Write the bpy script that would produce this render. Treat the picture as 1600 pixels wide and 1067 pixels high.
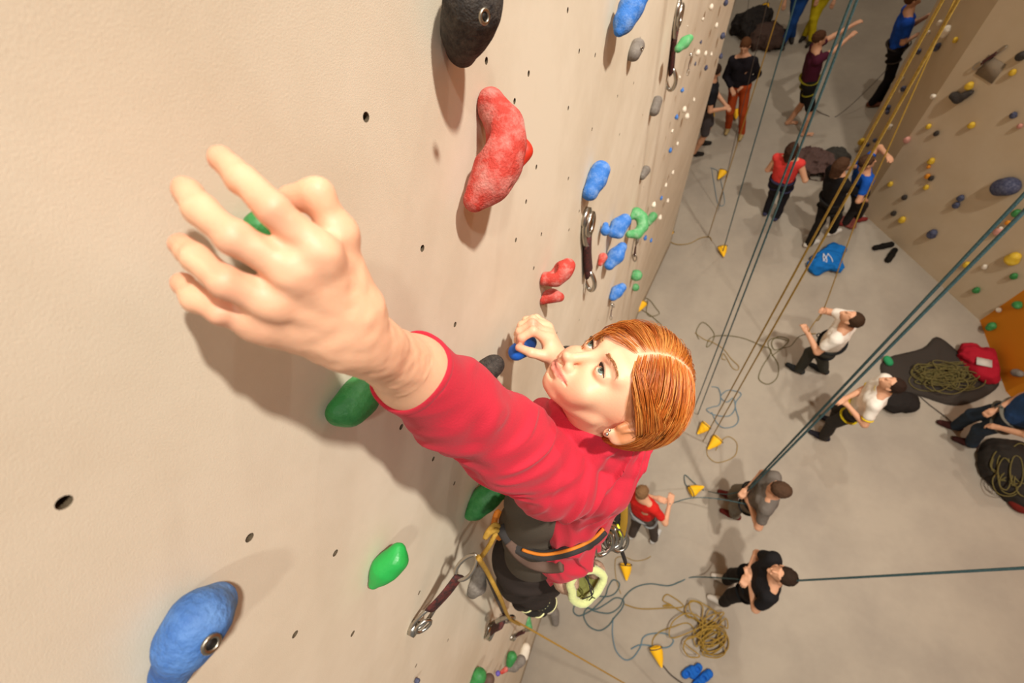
import bpy, bmesh, math, random
import numpy as np
from mathutils import Vector, Matrix
for o in list(bpy.data.objects): bpy.data.objects.remove(o, do_unlink=True)
S = bpy.context.scene
C = bpy.context.collection
rnd = random.Random(7); nrs = np.random.RandomState(5)

# ---------------------------------------------------------------- camera, light, exposure
CAM_H = 7.0                         # camera height over the hall floor
FPX = 711.0                         # focal length in pixels of the 1600 px frame (16 mm lens)
RM = np.array([[0.90401821, 0.24135399, -0.35284462],
               [0.36177334, -0.87165526, 0.33066171],
               [-0.22775235, -0.42657399, -0.87530766]])   # columns: image right, image down, view axis
cd = bpy.data.cameras.new('camera'); cam = bpy.data.objects.new('camera', cd); C.objects.link(cam)
cd.sensor_width = 36; cd.lens = FPX / 1600 * 36; cd.clip_start = .02; cd.clip_end = 100
cam.matrix_world = Matrix(((RM[0,0], -RM[0,1], -RM[0,2], 0), (RM[1,0], -RM[1,1], -RM[1,2], 0),
                           (RM[2,0], -RM[2,1], -RM[2,2], CAM_H), (0,0,0,1)))
cd.dof.use_dof = True; cd.dof.focus_distance = .72; cd.dof.aperture_fstop = 5.0
S.camera = cam
S.view_settings.view_transform = 'Standard'; S.view_settings.look = 'None'
S.view_settings.exposure = -1.10; S.view_settings.gamma = 1.0; S.view_settings.use_curve_mapping = False
wd = bpy.data.worlds.new('hall_ambient'); S.world = wd; wd.use_nodes = True
wd.node_tree.nodes['Background'].inputs[0].default_value = (1.0, .94, .86, 1)
wd.node_tree.nodes['Background'].inputs[1].default_value = .56
def lamp(name, loc, target, power, size, col=(1, .955, .885), angle=None):
    l = bpy.data.lights.new(name, 'AREA'); l.energy = power; l.size = size; l.color = col; l.shape = 'DISK'
    if angle: l.spread = math.radians(angle)
    o = bpy.data.objects.new(name, l); C.objects.link(o); o.location = loc
    o.rotation_euler = (Vector(target) - Vector(loc)).to_track_quat('-Z', 'Y').to_euler()
    return o
lamp('ceiling_lamp_light', (1.3, 7.5, 13.0), (0.3, 3, 4), 620, .40)
lamp('ceiling_lamp_light', (3.3, 1.4, 11.8), (-.2, 2.4, 2.8), 480, .32, angle=92)
lamp('ceiling_lamp_light', (2.6, -1.5, 12.5), (2.4, 0.6, 0), 160, .4, angle=60)
lamp('ceiling_lamp_light', (0.4, 13.0, 13.0), (2.2, 8, 0), 420, .5)

# ---------------------------------------------------------------- where pixels of a 1600x1067 frame meet real surfaces
def ray(px, py): return RM @ np.array([(px - 800) / FPX, (py - 533.5) / FPX, 1.0])
CAMP = np.array([0, 0, CAM_H])
def at(px, py, depth): return CAMP + ray(px, py) * depth
def on_floor(px, py, h=0.0):
    v = ray(px, py); return CAMP + v * ((CAM_H - h) / -v[2])
WD, WK = .33, .0833                 # climbing wall: distance from the camera, overhang
WPROF = [(-5, 0), (3.7, 0.0), (5.2, .17), (6.1, .13), (7.8, -.12), (10, -.06), (16, .0)]
def wall_dx(y): return float(np.interp(y, [p[0] for p in WPROF], [p[1] for p in WPROF]))
def wall_x(y, z): return -(WD + WK * (CAM_H - z)) + wall_dx(y)
WN = np.array([1, 0, -WK]); WN /= np.linalg.norm(WN)
WDN = np.array([-WK, 0, -1.0]); WDN /= np.linalg.norm(WDN)   # down along the wall
_T = np.concatenate([np.linspace(.2, 2, 1200), np.linspace(2.001, 20, 2400)])
def on_wall(px, py, out=0.0):
    for k in range(14):                                # beyond the wall's outline: step back onto it
        v = ray(px - 2.5 * k, py); P = CAMP + v * _T[:, None]
        wx = -(WD + WK * (CAM_H - P[:, 2])) + np.interp(P[:, 1], [p[0] for p in WPROF], [p[1] for p in WPROF])
        s = P[:, 0] - wx - out; z = np.where((s[:-1] > 0) & (s[1:] <= 0))[0]
        if len(z) and P[z[0], 2] > .05:
            i = z[0]; f = s[i] / (s[i] - s[i+1]); return P[i] * (1-f) + P[i+1] * f
    return None
RPOLY = [(3.8, 16.0), (2.94, 12.05), (2.36, 9.73), (1.87, 7.95), (2.04, 6.47), (3.63, 4.77), (3.92, 3.76), (4.75, 2.7), (5.8, -1.5)]
def on_right(px, py, out=0.0):
    for k in range(20):
        v = ray(px + 2 * k, py - k); best = None
        for (x0, y0), (x1, y1) in zip(RPOLY[:-1], RPOLY[1:]):
            d = np.array([x1-x0, y1-y0]); A = np.array([[v[0], -d[0]], [v[1], -d[1]]])
            t, s = np.linalg.solve(A, [x0, y0])
            if t > 0 and -1e-3 <= s <= 1.001 and (best is None or t < best[0]):
                nn = np.array([d[1], -d[0], 0.0]); nn /= np.linalg.norm(nn)
                best = (t, -nn if nn[:2].dot(v[:2]) > 0 else nn)
        if best is not None and CAM_H + v[2] * best[0] > .12: return CAMP + v * best[0] + best[1] * out, best[1]
    return None, None

# ---------------------------------------------------------------- materials
def lin(c):
    if isinstance(c, str): c = tuple(int(c[i:i+2], 16) / 255 for i in (0, 2, 4))
    return tuple(((x / 12.92) if x <= .04045 else ((x + .055) / 1.055) ** 2.4) for x in c) + (1,)
MATS = {}
def mat(name, col, rough=.6, metal=0, spec=.4, bump=None, mottle=None, sss=0, sheen=0, vcol=False, coat=0, mr=(.38, .68)):
    """bump=(scale, strength, detail); mottle=(other colour, scale, amount)"""
    if name in MATS: return MATS[name]
    m = bpy.data.materials.new(name); m.use_nodes = True; nt = m.node_tree; b = nt.nodes['Principled BSDF']
    b.inputs['Base Color'].default_value = lin(col); b.inputs['Roughness'].default_value = rough
    b.inputs['Metallic'].default_value = metal; b.inputs['Specular IOR Level'].default_value = spec
    if sss:
        b.inputs['Subsurface Weight'].default_value = sss; b.inputs['Subsurface Radius'].default_value = (1, .35, .2)
        b.inputs['Subsurface Scale'].default_value = .006
    if sheen: b.inputs['Sheen Weight'].default_value = sheen
    if coat: b.inputs['Coat Weight'].default_value = coat; b.inputs['Coat Roughness'].default_value = .2
    tc = nt.nodes.new('ShaderNodeTexCoord'); src = None
    if vcol:
        a = nt.nodes.new('ShaderNodeAttribute'); a.attribute_name = 'tint'; src = a.outputs['Color']
        nt.links.new(src, b.inputs['Base Color'])
    if mottle:
        n = nt.nodes.new('ShaderNodeTexNoise'); n.inputs['Scale'].default_value = mottle[1]; n.inputs['Detail'].default_value = 6
        n.inputs['Roughness'].default_value = .65
        nt.links.new(tc.outputs['Object'], n.inputs['Vector'])
        r = nt.nodes.new('ShaderNodeMapRange'); r.inputs[1].default_value = mr[0]; r.inputs[2].default_value = mr[1]; r.inputs[4].default_value = mottle[2]
        nt.links.new(n.outputs['Fac'], r.inputs[0])
        mx = nt.nodes.new('ShaderNodeMix'); mx.data_type = 'RGBA'
        nt.links.new(r.outputs[0], mx.inputs['Factor'])
        mx.inputs[6].default_value = lin(col); mx.inputs[7].default_value = lin(mottle[0])
        if src: nt.links.new(src, mx.inputs[6])
        nt.links.new(mx.outputs[2], b.inputs['Base Color'])
    if bump:
        n = nt.nodes.new('ShaderNodeTexNoise'); n.inputs['Scale'].default_value = bump[0]; n.inputs['Detail'].default_value = bump[2] if len(bump) > 2 else 4
        nt.links.new(tc.outputs['Object'], n.inputs['Vector'])
        bp = nt.nodes.new('ShaderNodeBump'); bp.inputs['Strength'].default_value = bump[1]; bp.inputs['Distance'].default_value = .004
        nt.links.new(n.outputs['Fac'], bp.inputs['Height']); nt.links.new(bp.outputs[0], b.inputs['Normal'])
    MATS[name] = m; return m

# ---------------------------------------------------------------- objects and their descriptions
def link_mesh(name, me, m=None, parent=None, smooth=True):
    o = bpy.data.objects.new(name, me); C.objects.link(o)
    if m: me.materials.append(m)
    if smooth and len(me.polygons): me.polygons.foreach_set('use_smooth', [True] * len(me.polygons))
    if parent is not None:
        o.parent = parent; o.matrix_parent_inverse = Matrix.Identity(4)
        pw = parent.matrix_world if parent.parent is None else parent.parent.matrix_world @ parent.matrix_basis
        o.location = Vector((0, 0, 0)) - pw.translation if parent.get('_orig') is None else (0, 0, 0)
    return o
def raw(name, V, F, m=None, parent=None, smooth=True):
    """V are world coordinates; the object's origin sits at its own middle/bottom"""
    V = np.asarray(V, dtype=float)
    c = (V.min(0) + V.max(0)) / 2; c[2] = V[:, 2].min()
    me = bpy.data.meshes.new(name); me.from_pydata((V - c).tolist(), [], [tuple(map(int, f)) for f in F]); me.update()
    o = bpy.data.objects.new(name, me); C.objects.link(o)
    if m: me.materials.append(m)
    if smooth: me.polygons.foreach_set('use_smooth', [True] * len(me.polygons))
    p = Vector(c)
    if parent is not None:
        o.parent = parent
        q = parent; off = Vector((0, 0, 0))
        while q is not None: off += q.location; q = q.parent
        p = p - off
    o.location = p
    return o
def tag(o, label=None, cat=None, group=None, kind=None):
    if label: o['label'] = label
    if cat: o['category'] = cat
    if group: o['group'] = group
    if kind: o['kind'] = kind
    return o
def thing(name, loc, label, cat, group=None):
    o = bpy.data.objects.new(name, None); C.objects.link(o); o.location = Vector([float(v) for v in loc]); o.empty_display_size = .05
    return tag(o, label, cat, group)
def plabel(o, label): o['label'] = label; return o

# ---------------------------------------------------------------- geometry helpers
class MB:
    def __init__(s): s.V = []; s.F = []
    def add(s, V, F):
        n = len(s.V); s.V += [tuple(map(float, v)) for v in V]; s.F += [tuple(int(i) + n for i in f) for f in F]; return s
    def build(s, name, m, parent=None, smooth=True): return raw(name, s.V, s.F, m, parent, smooth)
    def tube(s, P, r, n=8, closed=False, caps=True, flat=None, up=None):
        P = np.asarray(P, float); k = len(P); r = np.full(k, r) if np.isscalar(r) else np.asarray(r, float)
        T = np.gradient(P, axis=0) if not closed else np.roll(P, -1, 0) - np.roll(P, 1, 0)
        T /= np.linalg.norm(T, axis=1)[:, None] + 1e-12
        a = np.array(up if up is not None else ([0, 0, 1] if abs(T[0][2]) < .9 else [1, 0, 0]), float); V = []
        for i in range(k):
            u = a - T[i] * a.dot(T[i]); u /= np.linalg.norm(u) + 1e-12
            if up is None: a = u
            w = np.cross(T[i], u)
            for j in range(n):
                th = 2 * math.pi * j / n; cu, sw = math.cos(th), math.sin(th)
                V.append(P[i] + r[i] * (u * cu * (flat if flat else 1) + w * sw))
        F = []
        for i in range(k if closed else k - 1):
            for j in range(n):
                a0 = i * n + j; a1 = i * n + (j + 1) % n; i2 = (i + 1) % k
                F.append((a0, a1, i2 * n + (j + 1) % n, i2 * n + j))
        if caps and not closed:
            F.append(tuple(reversed(range(n)))); F.append(tuple(range((k - 1) * n, k * n)))
        return s.add(V, F)
    def box(s, c, sx, sy, sz, R=None, bev=0):
        R = np.eye(3) if R is None else np.asarray(R)   # columns = axes
        c = np.asarray(c, float)
        if bev:
            bm = bmesh.new(); bmesh.ops.create_cube(bm, size=1)
            for v in bm.verts: v.co = Vector((v.co.x * sx, v.co.y * sy, v.co.z * sz))
            bmesh.ops.bevel(bm, geom=bm.edges[:], offset=bev, segments=2, affect='EDGES')
            V = [c + R @ np.array(v.co) for v in bm.verts]; F = [[v.index for v in f.verts] for f in bm.faces]; bm.free()
            return s.add(V, F)
        V = [c + R @ np.array([x * sx / 2, y * sy / 2, z * sz / 2]) for x in (-1, 1) for y in (-1, 1) for z in (-1, 1)]
        return s.add(V, [(0,1,3,2), (4,6,7,5), (0,4,5,1), (2,3,7,6), (0,2,6,4), (1,5,7,3)])
    def ball(s, c, r, R=None, n=12, m=8):
        R = np.eye(3) if R is None else np.asarray(R); r = np.array([r, r, r] if np.isscalar(r) else r, float); V = []; F = []
        for i in range(m + 1):
            ph = math.pi * i / m
            for j in range(n):
                th = 2 * math.pi * j / n
                V.append(np.asarray(c) + R @ (r * np.array([math.sin(ph) * math.cos(th), math.sin(ph) * math.sin(th), math.cos(ph)])))
        for i in range(m):
            for j in range(n): F.append((i*n+j, (i+1)*n+j, (i+1)*n+(j+1) % n, i*n+(j+1) % n))
        return s.add(V, F)
def spline(P, n=8, closed=False):
    P = np.asarray(P, float); k = len(P); out = []
    for i in range(k if closed else k - 1):
        if closed: p0, p1, p2, p3 = P[(i-1) % k], P[i], P[(i+1) % k], P[(i+2) % k]
        else: p0, p1, p2, p3 = P[max(i-1, 0)], P[i], P[i+1], P[min(i+2, k-1)]
        for t in np.arange(n) / n:
            out.append(.5 * ((2*p1) + (-p0+p2)*t + (2*p0-5*p1+4*p2-p3)*t*t + (-p0+3*p1-3*p2+p3)*t**3))
    if not closed: out.append(P[-1])
    return np.array(out)

# signed-distance modelling: smooth unions of tapered capsules and ellipsoids, meshed by surface nets
class SDF:
    def __init__(s): s.p = []; s.O = np.zeros(3); s.M = np.eye(3); s.disp = None; s.sc = 1
    def frame(s, O, M, sc=1): s.O = np.asarray(O, float); s.M = np.asarray(M, float); s.sc = sc; return s   # M columns = local axes
    def _w(s, a): return s.O + s.M @ (np.asarray(a, float) * s.sc)
    def cap(s, a, b, ra, rb=None, k=.008, op='u'):
        a, b = s._w(a), s._w(b); ra = ra * s.sc; rb = ra if rb is None else rb * s.sc
        s.p.append(('c', a, b, ra, rb, k * s.sc, op, (a + b) / 2, np.linalg.norm(a - b) / 2 + max(ra, rb))); return s
    def chain(s, pts, rs, k=.008):
        for i in range(len(pts) - 1): s.cap(pts[i], pts[i+1], rs[i], rs[i+1], k)
        return s
    def ell(s, c, r, k=.008, op='u', rot=None):
        M = s.M if rot is None else s.M @ rot
        r = np.asarray([r, r, r] if np.isscalar(r) else r, float) * s.sc; c = s._w(c)
        s.p.append(('e', c, M.T.copy(), r, None, k * s.sc, op, c, r.max())); return s
    def plane(s, c, nrm, k=.0, op='i'):
        """keeps the side the normal points away from"""
        n = s.M @ np.asarray(nrm, float); n /= np.linalg.norm(n); s.p.append(('p', s._w(c), n, None, None, k, op, s._w(c), 1e6)); return s
    @staticmethod
    def one(q, P):
        if q[0] == 'c':
            a, b, ra, rb = q[1:5]; d = b - a; L = d.dot(d) + 1e-12; t = np.clip((P - a) @ d / L, 0, 1)
            return np.sqrt(((P - a - t[:, None] * d) ** 2).sum(1)) - (ra + (rb - ra) * t)
        if q[0] == 'e':
            L = (P - q[1]) @ q[2].T; r = q[3]; k0 = np.sqrt(((L / r) ** 2).sum(1)); k1 = np.sqrt(((L / r**2) ** 2).sum(1)) + 1e-9
            return k0 * (k0 - 1) / k1
        return (P - q[1]) @ q[2]
    def __call__(s, P, cull=None):
        d = np.full(len(P), 1.0)
        for q in s.p:
            if cull is not None and q[8] < 1e5 and np.linalg.norm(q[7] - cull[0]) > q[8] + cull[1] + q[5] * 2 + .01: continue
            e = SDF.one(q, P); k = q[5]; op = q[6]
            if op == 'u':
                if k > 0: h = np.maximum(k - np.abs(d - e), 0) / k; d = np.minimum(d, e) - h*h*k*.25
                else: d = np.minimum(d, e)
            elif op == 's':
                e = -e
                if k > 0: h = np.maximum(k - np.abs(d - e), 0) / k; d = np.maximum(d, e) + h*h*k*.25
                else: d = np.maximum(d, e)
            else:
                if k > 0: h = np.maximum(k - np.abs(d - e), 0) / k; d = np.maximum(d, e) + h*h*k*.25
                else: d = np.maximum(d, e)
        if s.disp is not None:
            m = np.abs(d) < .06
            if m.any(): d[m] += s.disp(P[m])
        return d
    def bounds(s):
        u = [q for q in s.p if q[6] == 'u']; lo = np.min([q[7] - q[8] for q in u], 0); hi = np.max([q[7] + q[8] for q in u], 0)
        return lo - .012, hi + .012
    def mesh(s, h, B=12):
        lo, hi = s.bounds(); lo = lo - h * 2
        nb = np.ceil((hi - lo) / (h * B)).astype(int) + 1; W = h * B
        I = np.stack(np.meshgrid(*[np.arange(k) for k in nb], indexing='ij'), -1).reshape(-1, 3)
        cen = lo + (I + .5) * W
        d = s(cen); rad = W * .87
        I = I[np.abs(d) < rad * 1.5 + .012]
        N = nb * B + 2; g = np.arange(B + 1)
        G = np.stack(np.meshgrid(g, g, g, indexing='ij'), -1).reshape(-1, 3)
        corners = [(i, j, k) for i in (0, 1) for j in (0, 1) for k in (0, 1)]
        edges = [(a, b) for a in range(8) for b in range(a+1, 8) if sum(abs(x-y) for x, y in zip(corners[a], corners[b])) == 1]
        key = lambda c: (c[:, 0] * N[1] + c[:, 1]) * N[2] + c[:, 2]
        VK, VP, Q = [], [], []
        for b in I:
            base = b * B; P = lo + (base + G) * h
            v = s(P, (lo + (base + B / 2) * h, rad))
            if v.min() > 0 or v.max() < 0: continue
            v = v.reshape(B+1, B+1, B+1); neg = v < 0
            cs = [v[i:i+B, j:j+B, k:k+B] for i, j, k in corners]
            sg = sum((c < 0).astype(int) for c in cs); m = (sg > 0) & (sg < 8)
            idx = np.argwhere(m)
            if len(idx):
                vals = [c[m] for c in cs]; acc = np.zeros((len(idx), 3)); cnt = np.zeros(len(idx))
                for a, e in edges:
                    x, y = vals[a], vals[e]; cr = (x < 0) != (y < 0); t = np.where(cr, x / np.where(cr, x - y, 1), 0)
                    A, E = np.array(corners[a], float), np.array(corners[e], float)
                    acc += np.where(cr[:, None], A + (E - A) * t[:, None], 0); cnt += cr
                VK.append(key(base + idx)); VP.append(lo + (base + idx + acc / cnt[:, None]) * h)
            for ax in range(3):
                sl0 = [slice(0, B)] * 3; sl1 = [slice(0, B)] * 3; sl1[ax] = slice(1, B + 1)
                n0 = neg[tuple(sl0)]; n1 = neg[tuple(sl1)]; ch = n0 != n1
                e = np.argwhere(ch)
                if not len(e): continue
                e_ = base + e; u = (ax + 1) % 3; w = (ax + 2) % 3
                c00 = e_.copy(); c00[:, u] -= 1; c00[:, w] -= 1; c10 = e_.copy(); c10[:, w] -= 1; c01 = e_.copy(); c01[:, u] -= 1
                q = np.stack([key(c00), key(c10), key(e_), key(c01)], 1)
                fl = ~n0[ch]; q[fl] = q[fl][:, ::-1]; Q.append(q)
        VK = np.concatenate(VK); VP = np.concatenate(VP); Q = np.concatenate(Q)
        VK, ui = np.unique(VK, return_index=True); VP = VP[ui]
        qi = np.searchsorted(VK, Q); qi = np.clip(qi, 0, len(VK) - 1); ok = (VK[qi] == Q).all(1); qi = qi[ok]
        return VP, qi
    def build(s, name, m, parent=None, h=.004, color=None):
        V, Q = s.mesh(h)
        c = (V.min(0) + V.max(0)) / 2; c[2] = V[:, 2].min()
        me = bpy.data.meshes.new(name); me.vertices.add(len(V)); me.vertices.foreach_set('co', (V - c).astype(np.float32).ravel())
        me.loops.add(len(Q) * 4); me.loops.foreach_set('vertex_index', Q.astype(np.int32).ravel())
        me.polygons.add(len(Q)); me.polygons.foreach_set('loop_start', np.arange(0, len(Q) * 4, 4, dtype=np.int32))
        me.polygons.foreach_set('loop_total', np.full(len(Q), 4, dtype=np.int32)); me.update(calc_edges=True); me.validate()
        me.polygons.foreach_set('use_smooth', [True] * len(me.polygons)); me.materials.append(m)
        if color is not None:
            a = me.color_attributes.new('tint', 'FLOAT_COLOR', 'POINT'); col = color(V)
            a.data.foreach_set('color', np.concatenate([col, np.ones((len(V), 1))], 1).astype(np.float32).ravel())
        o = bpy.data.objects.new(name, me); C.objects.link(o); p = Vector(c)
        if parent is not None:
            o.parent = parent; q = parent; off = Vector((0, 0, 0))
            while q is not None: off += q.location; q = q.parent
            p = p - off
        o.location = p
        return o
def vnoise(P, seed=0):
    """smooth value noise in -1..1 for surface relief"""
    r = np.random.RandomState(seed).rand(4096) * 2 - 1
    i = np.floor(P).astype(int); f = P - i; f = f * f * (3 - 2 * f); out = 0
    for a in (0, 1):
        for b in (0, 1):
            for c in (0, 1):
                hsh = ((i[:, 0]+a) * 73856093 ^ (i[:, 1]+b) * 19349663 ^ (i[:, 2]+c) * 83492791) & 4095
                out = out + r[hsh] * (f[:, 0] if a else 1-f[:, 0]) * (f[:, 1] if b else 1-f[:, 1]) * (f[:, 2] if c else 1-f[:, 2])
    return out
# ---------------------------------------------------------------- the setting
WALLM = mat('sanded_wall_paint', 'E0D3BC', .9, spec=.15, bump=(700, .13, 8), mottle=('C8B79C', 2.0, .6))
RWALL = mat('sanded_right_wall_paint', 'C9B69A', .9, spec=.15, bump=(90, .3, 5), mottle=('BDA787', 1.5, .6))
ORNG = mat('orange_panel_paint', 'D8861A', .8, spec=.2, bump=(90, .2, 5))
FLOORM = mat('grey_rubber_floor', 'A39786', .75, spec=.25, bump=(40, .12, 6), mottle=('908577', 1.1, .8))
HOLED = mat('bolt_hole_metal', '6b5c48', .6, metal=.3)  # dull brown metal lining the recessed bolt holes
SEAM = mat('panel_seam', '8d7a62', .9)
HOLES = [(572,183),(660,388),(711,507),(744,584),(100,785),(390,840),(524,864),(605,880),(461,991),(551,990),(604,990),(804,158),(822,315),(834,419),(826,115),(838,261),
 (846,366),(853,440),(806,375),(821,468),(888,169),(925,202),(888,279),(889,359),(930,86),(887,16),(677,717),(627,667),(710,755),(715,797),(655,926),(690,935),(760,640),
 (930,262),(968,210),(965,150),(905,330),(990,130),(1000,60),(905,80),(760,95),(893,420),(870,520),(905,500),(935,500),(650,1040),(700,1000),(960,40),(990,260),(1004,180)]
hz = []
for p in HOLES:
    q = on_wall(*p)
    if q is not None: hz.append((q[1], q[2]))
for c in range(-7, 34):                       # the bolt grid carries on over the rest of the wall
    for r in range(0, 60):
        y, z = -1.0 + .26 * c + (.13 if r % 2 else 0), .3 + .25 * r
        if z > 10: continue
        pxs = None
        P = np.array([wall_x(y, z), y, z]); v = RM.T @ (P - CAMP)
        inview = v[2] > .05 and -50 < v[0]/v[2]*FPX+800 < 1650 and -50 < v[1]/v[2]*FPX+533 < 1100
        if inview and z > 4.6: continue       # near part: only the holes one sees
        if (c * 7 + r * 3) % 5 == 0: hz.append((y, z))
def wall_strip(y0, y1, z0, z1, holes, bm, rr=.0052):
    def P(y, z, d=0): return Vector((wall_x(y, z) - d, y, z))
    out = [bm.verts.new(P(y, z)) for y, z in ((y0, z0), (y1, z0), (y1, z1), (y0, z1))]
    ed = [bm.edges.new((out[i], out[(i+1) % 4])) for i in range(4)]; rings = []
    used = []
    for y, z in holes:
        if not (y0 + .02 < y < y1 - .02 and z0 + .02 < z < z1 - .02): continue
        if any((y-a)**2 + (z-b)**2 < .03**2 for a, b in used): continue
        used.append((y, z)); n = 12
        r = [bm.verts.new(P(y + rr * math.cos(2*math.pi*i/n), z + rr * math.sin(2*math.pi*i/n))) for i in range(n)]
        ed += [bm.edges.new((r[i], r[(i+1) % n])) for i in range(n)]; rings.append((y, z, r))
    bmesh.ops.triangle_fill(bm, use_beauty=True, use_dissolve=False, edges=ed)
    for y, z, r in rings:
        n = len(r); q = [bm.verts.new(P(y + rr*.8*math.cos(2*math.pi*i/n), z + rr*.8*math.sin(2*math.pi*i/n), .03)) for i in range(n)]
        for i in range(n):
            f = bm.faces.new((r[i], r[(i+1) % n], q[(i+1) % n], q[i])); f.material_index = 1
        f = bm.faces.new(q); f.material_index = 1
bm = bmesh.new()
for (ya, _), (yb, _) in zip(WPROF[:-1], WPROF[1:]):
    ny = max(1, int(round((yb - ya) / 1.3)))
    for a in range(ny):
        for zz in range(0, 11, 2):
            y0, y1 = ya + (yb-ya)*a/ny, ya + (yb-ya)*(a+1)/ny
            wall_strip(y0, y1, zz, min(zz+2, 11), hz, bm)
bmesh.ops.remove_doubles(bm, verts=bm.verts, dist=.0005)
bmesh.ops.recalc_face_normals(bm, faces=bm.faces)
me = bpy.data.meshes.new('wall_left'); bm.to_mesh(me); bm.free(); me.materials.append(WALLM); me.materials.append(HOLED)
wl = bpy.data.objects.new('wall_left', me); C.objects.link(wl); tag(wl, kind='structure')
m = MB()   # the right wall, a folded run of panels
hgt = 10.0
for (x0, y0), (x1, y1) in list(zip(RPOLY[:-1], RPOLY[1:]))[:5]:
    d = np.array([x1-x0, y1-y0]); nn = np.array([-d[1], d[0]]); nn /= np.linalg.norm(nn)
    if nn[0] < 0: nn = -nn
    a, b = np.array([x0, y0]), np.array([x1, y1]); V = []
    for q in (a, b, b + nn*.12, a + nn*.12): V += [(q[0], q[1], 0), (q[0], q[1], hgt)]
    m.add(V, [(0,2,3,1), (2,4,5,3), (4,6,7,5), (6,0,1,7), (1,3,5,7), (0,6,4,2)])
tag(m.build('wall_right', RWALL, smooth=False), kind='structure')
m = MB()
for (x0, y0), (x1, y1) in list(zip(RPOLY[:-1], RPOLY[1:]))[5:]:
    m.add([(x0,y0,0), (x0,y0,hgt), (x1,y1,hgt), (x1,y1,0), (x0+.12,y0+.03,0), (x0+.12,y0+.03,hgt), (x1+.12,y1+.03,hgt), (x1+.12,y1+.03,0)], [(0,1,2,3), (4,7,6,5), (1,5,6,2), (0,4,5,1), (3,2,6,7)])
tag(m.build('wall_right_orange', ORNG, smooth=False), kind='structure')
m = MB(); m.box((1.5, 5, -.05), 14, 24, .1); tag(m.build('floor', FLOORM, smooth=False), kind='structure')
m = MB(); m.box((1.5, 16.1, 5), 9, .2, 10); tag(m.build('wall_far', RWALL, smooth=False), kind='structure')
m = MB()
for (ya, _), (yb, _) in zip(WPROF[:-1], WPROF[1:]):
    A = np.array([wall_x(ya, 0) + .004, ya, .0]); Bp = np.array([wall_x(yb, 0) + .004, yb, .0])
    d = Bp - A; L = np.linalg.norm(d); d /= L; R = np.stack([np.cross(d, [0,0,1]), d, [0,0,1]], 1)
    m.box((A + Bp) / 2 + np.array([.004, 0, .04]), .014, L, .08, R)
tag(m.build('baseboard_left', SEAM, smooth=False), kind='structure')
# ---------------------------------------------------------------- the climber in the red jacket
SKIN = mat('fair_skin', 'E8B692', .48, spec=.35, bump=(300, .06, 3), sss=.18, vcol=True)
RED = mat('coral_red_jersey', 'BC2638', .8, spec=.2, bump=(420, .2, 4), sheen=.08)
TEE = mat('dark_olive_vest_cloth', '4A4238', .85, spec=.2, bump=(350, .25, 4))
TROU = mat('black_brown_trouser_cloth', '2E2622', .85, spec=.2, bump=(350, .25, 4))
EYEW = mat('eye_white', 'E9E0D8', .15, spec=.6, coat=.6)
IRIS = mat('grey_green_iris', '6E8478', .2, spec=.6, coat=1, mottle=('3F4E48', 900, .8))
PUP = mat('pupil_black', '050505', .1, spec=.6, coat=1)
HAIRM = mat('copper_hair', 'B5661F', .38, spec=.5, mottle=('D08A3A', 60, .7))
LASH = mat('dark_lash', '2a1a12', .6)
BROW = mat('ginger_brow_hair', 'BC8654', .7)
climber = thing('person', at(835, 900, 1.5), 'red-haired climber in a coral red jacket gripping the wall and looking up', 'person')
EO = at(930, 558, .67)
def cv(v): v = RM @ np.asarray(v, float); return v / np.linalg.norm(v)
HU = cv((.9, -.39, -.18)); HL = cv((.11, .61, -.785)); HL = HL - HU * HL.dot(HU); HL /= np.linalg.norm(HL)
HF = np.cross(HL, HU); HM = np.stack([-HL, HF, HU], 1)     # local x = her right, y = forward, z = up
HF = HM[:, 1]
def hd(x, y, z): return EO + HM @ np.array([x, y, z])
s = SDF(); s.frame(EO, HM)
s.ell((0, -.090, .040), (.075, .098, .086), .01)
s.ell((0, -.050, .018), (.058, .052, .046), .010)
s.ell((0, -.048, -.016), (.053, .047, .058), .020)
s.cap((-.040, -.072, -.040), (-.013, -.026, -.074), .010, .012, .016); s.cap((.040, -.072, -.040), (.013, -.026, -.074), .010, .012, .016)
s.ell((0, -.036, -.058), (.030, .032, .020), .014)
s.ell((0, -.0125, -.0765), (.013, .0115, .0115), .016)
for sx in (-1, 1):
    s.ell((sx*.036, -.018, -.032), (.020, .016, .016), .026)
    s.ell((sx*.027, -.018, -.048), (.017, .014, .016), .022)
    s.cap((sx*.012, .000, .020), (sx*.044, -.014, .019), .0075, .007, .016)
    s.ell((sx*.0305, .006, -.001), (.016, .013, .0115), .012, 's')
s.cap((0, .0, .012), (0, .0165, -.033), .0068, .0075, .012)
s.ell((0, .0220, -.037), (.0085, .0085, .0075), .006)
for sx in (-1, 1):
    s.ell((sx*.0110, .0095, -.041), (.0062, .0085, .0060), .006)
    s.ell((sx*.0058, .0150, -.0465), (.0034, .0058, .0036), .002, 's')
s.ell((0, -.0035, -.057), (.024, .0145, .017), .016)
lz = lambda t: -.0560 + .0050 * abs(t) ** 1.6
for a, b in ((-1, -.5), (-.5, -.12), (-.12, 0), (0, .12), (.12, .5), (.5, 1)):
    pt = lambda t: (t*.0300, .0126 - .0150 * t*t, lz(t)); r0, r1 = [.0029 * (1 - .6*abs(t)**2) for t in (a, b)]
    s.cap(tuple(np.array(pt(a)) + (0, 0, .0012)), tuple(np.array(pt(b)) + (0, 0, .0012)), r0, r1, .003)
for a, b in ((-.85, -.4), (-.4, 0), (0, .4), (.4, .85)):
    pt = lambda t: (t*.0285, .0106 - .0145 * t*t, lz(t) - .0072 + .0052*t*t); r0, r1 = [.0040 * (1 - .55*t*t) for t in (a, b)]
    s.cap(pt(a), pt(b), r0, r1, .003)
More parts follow.
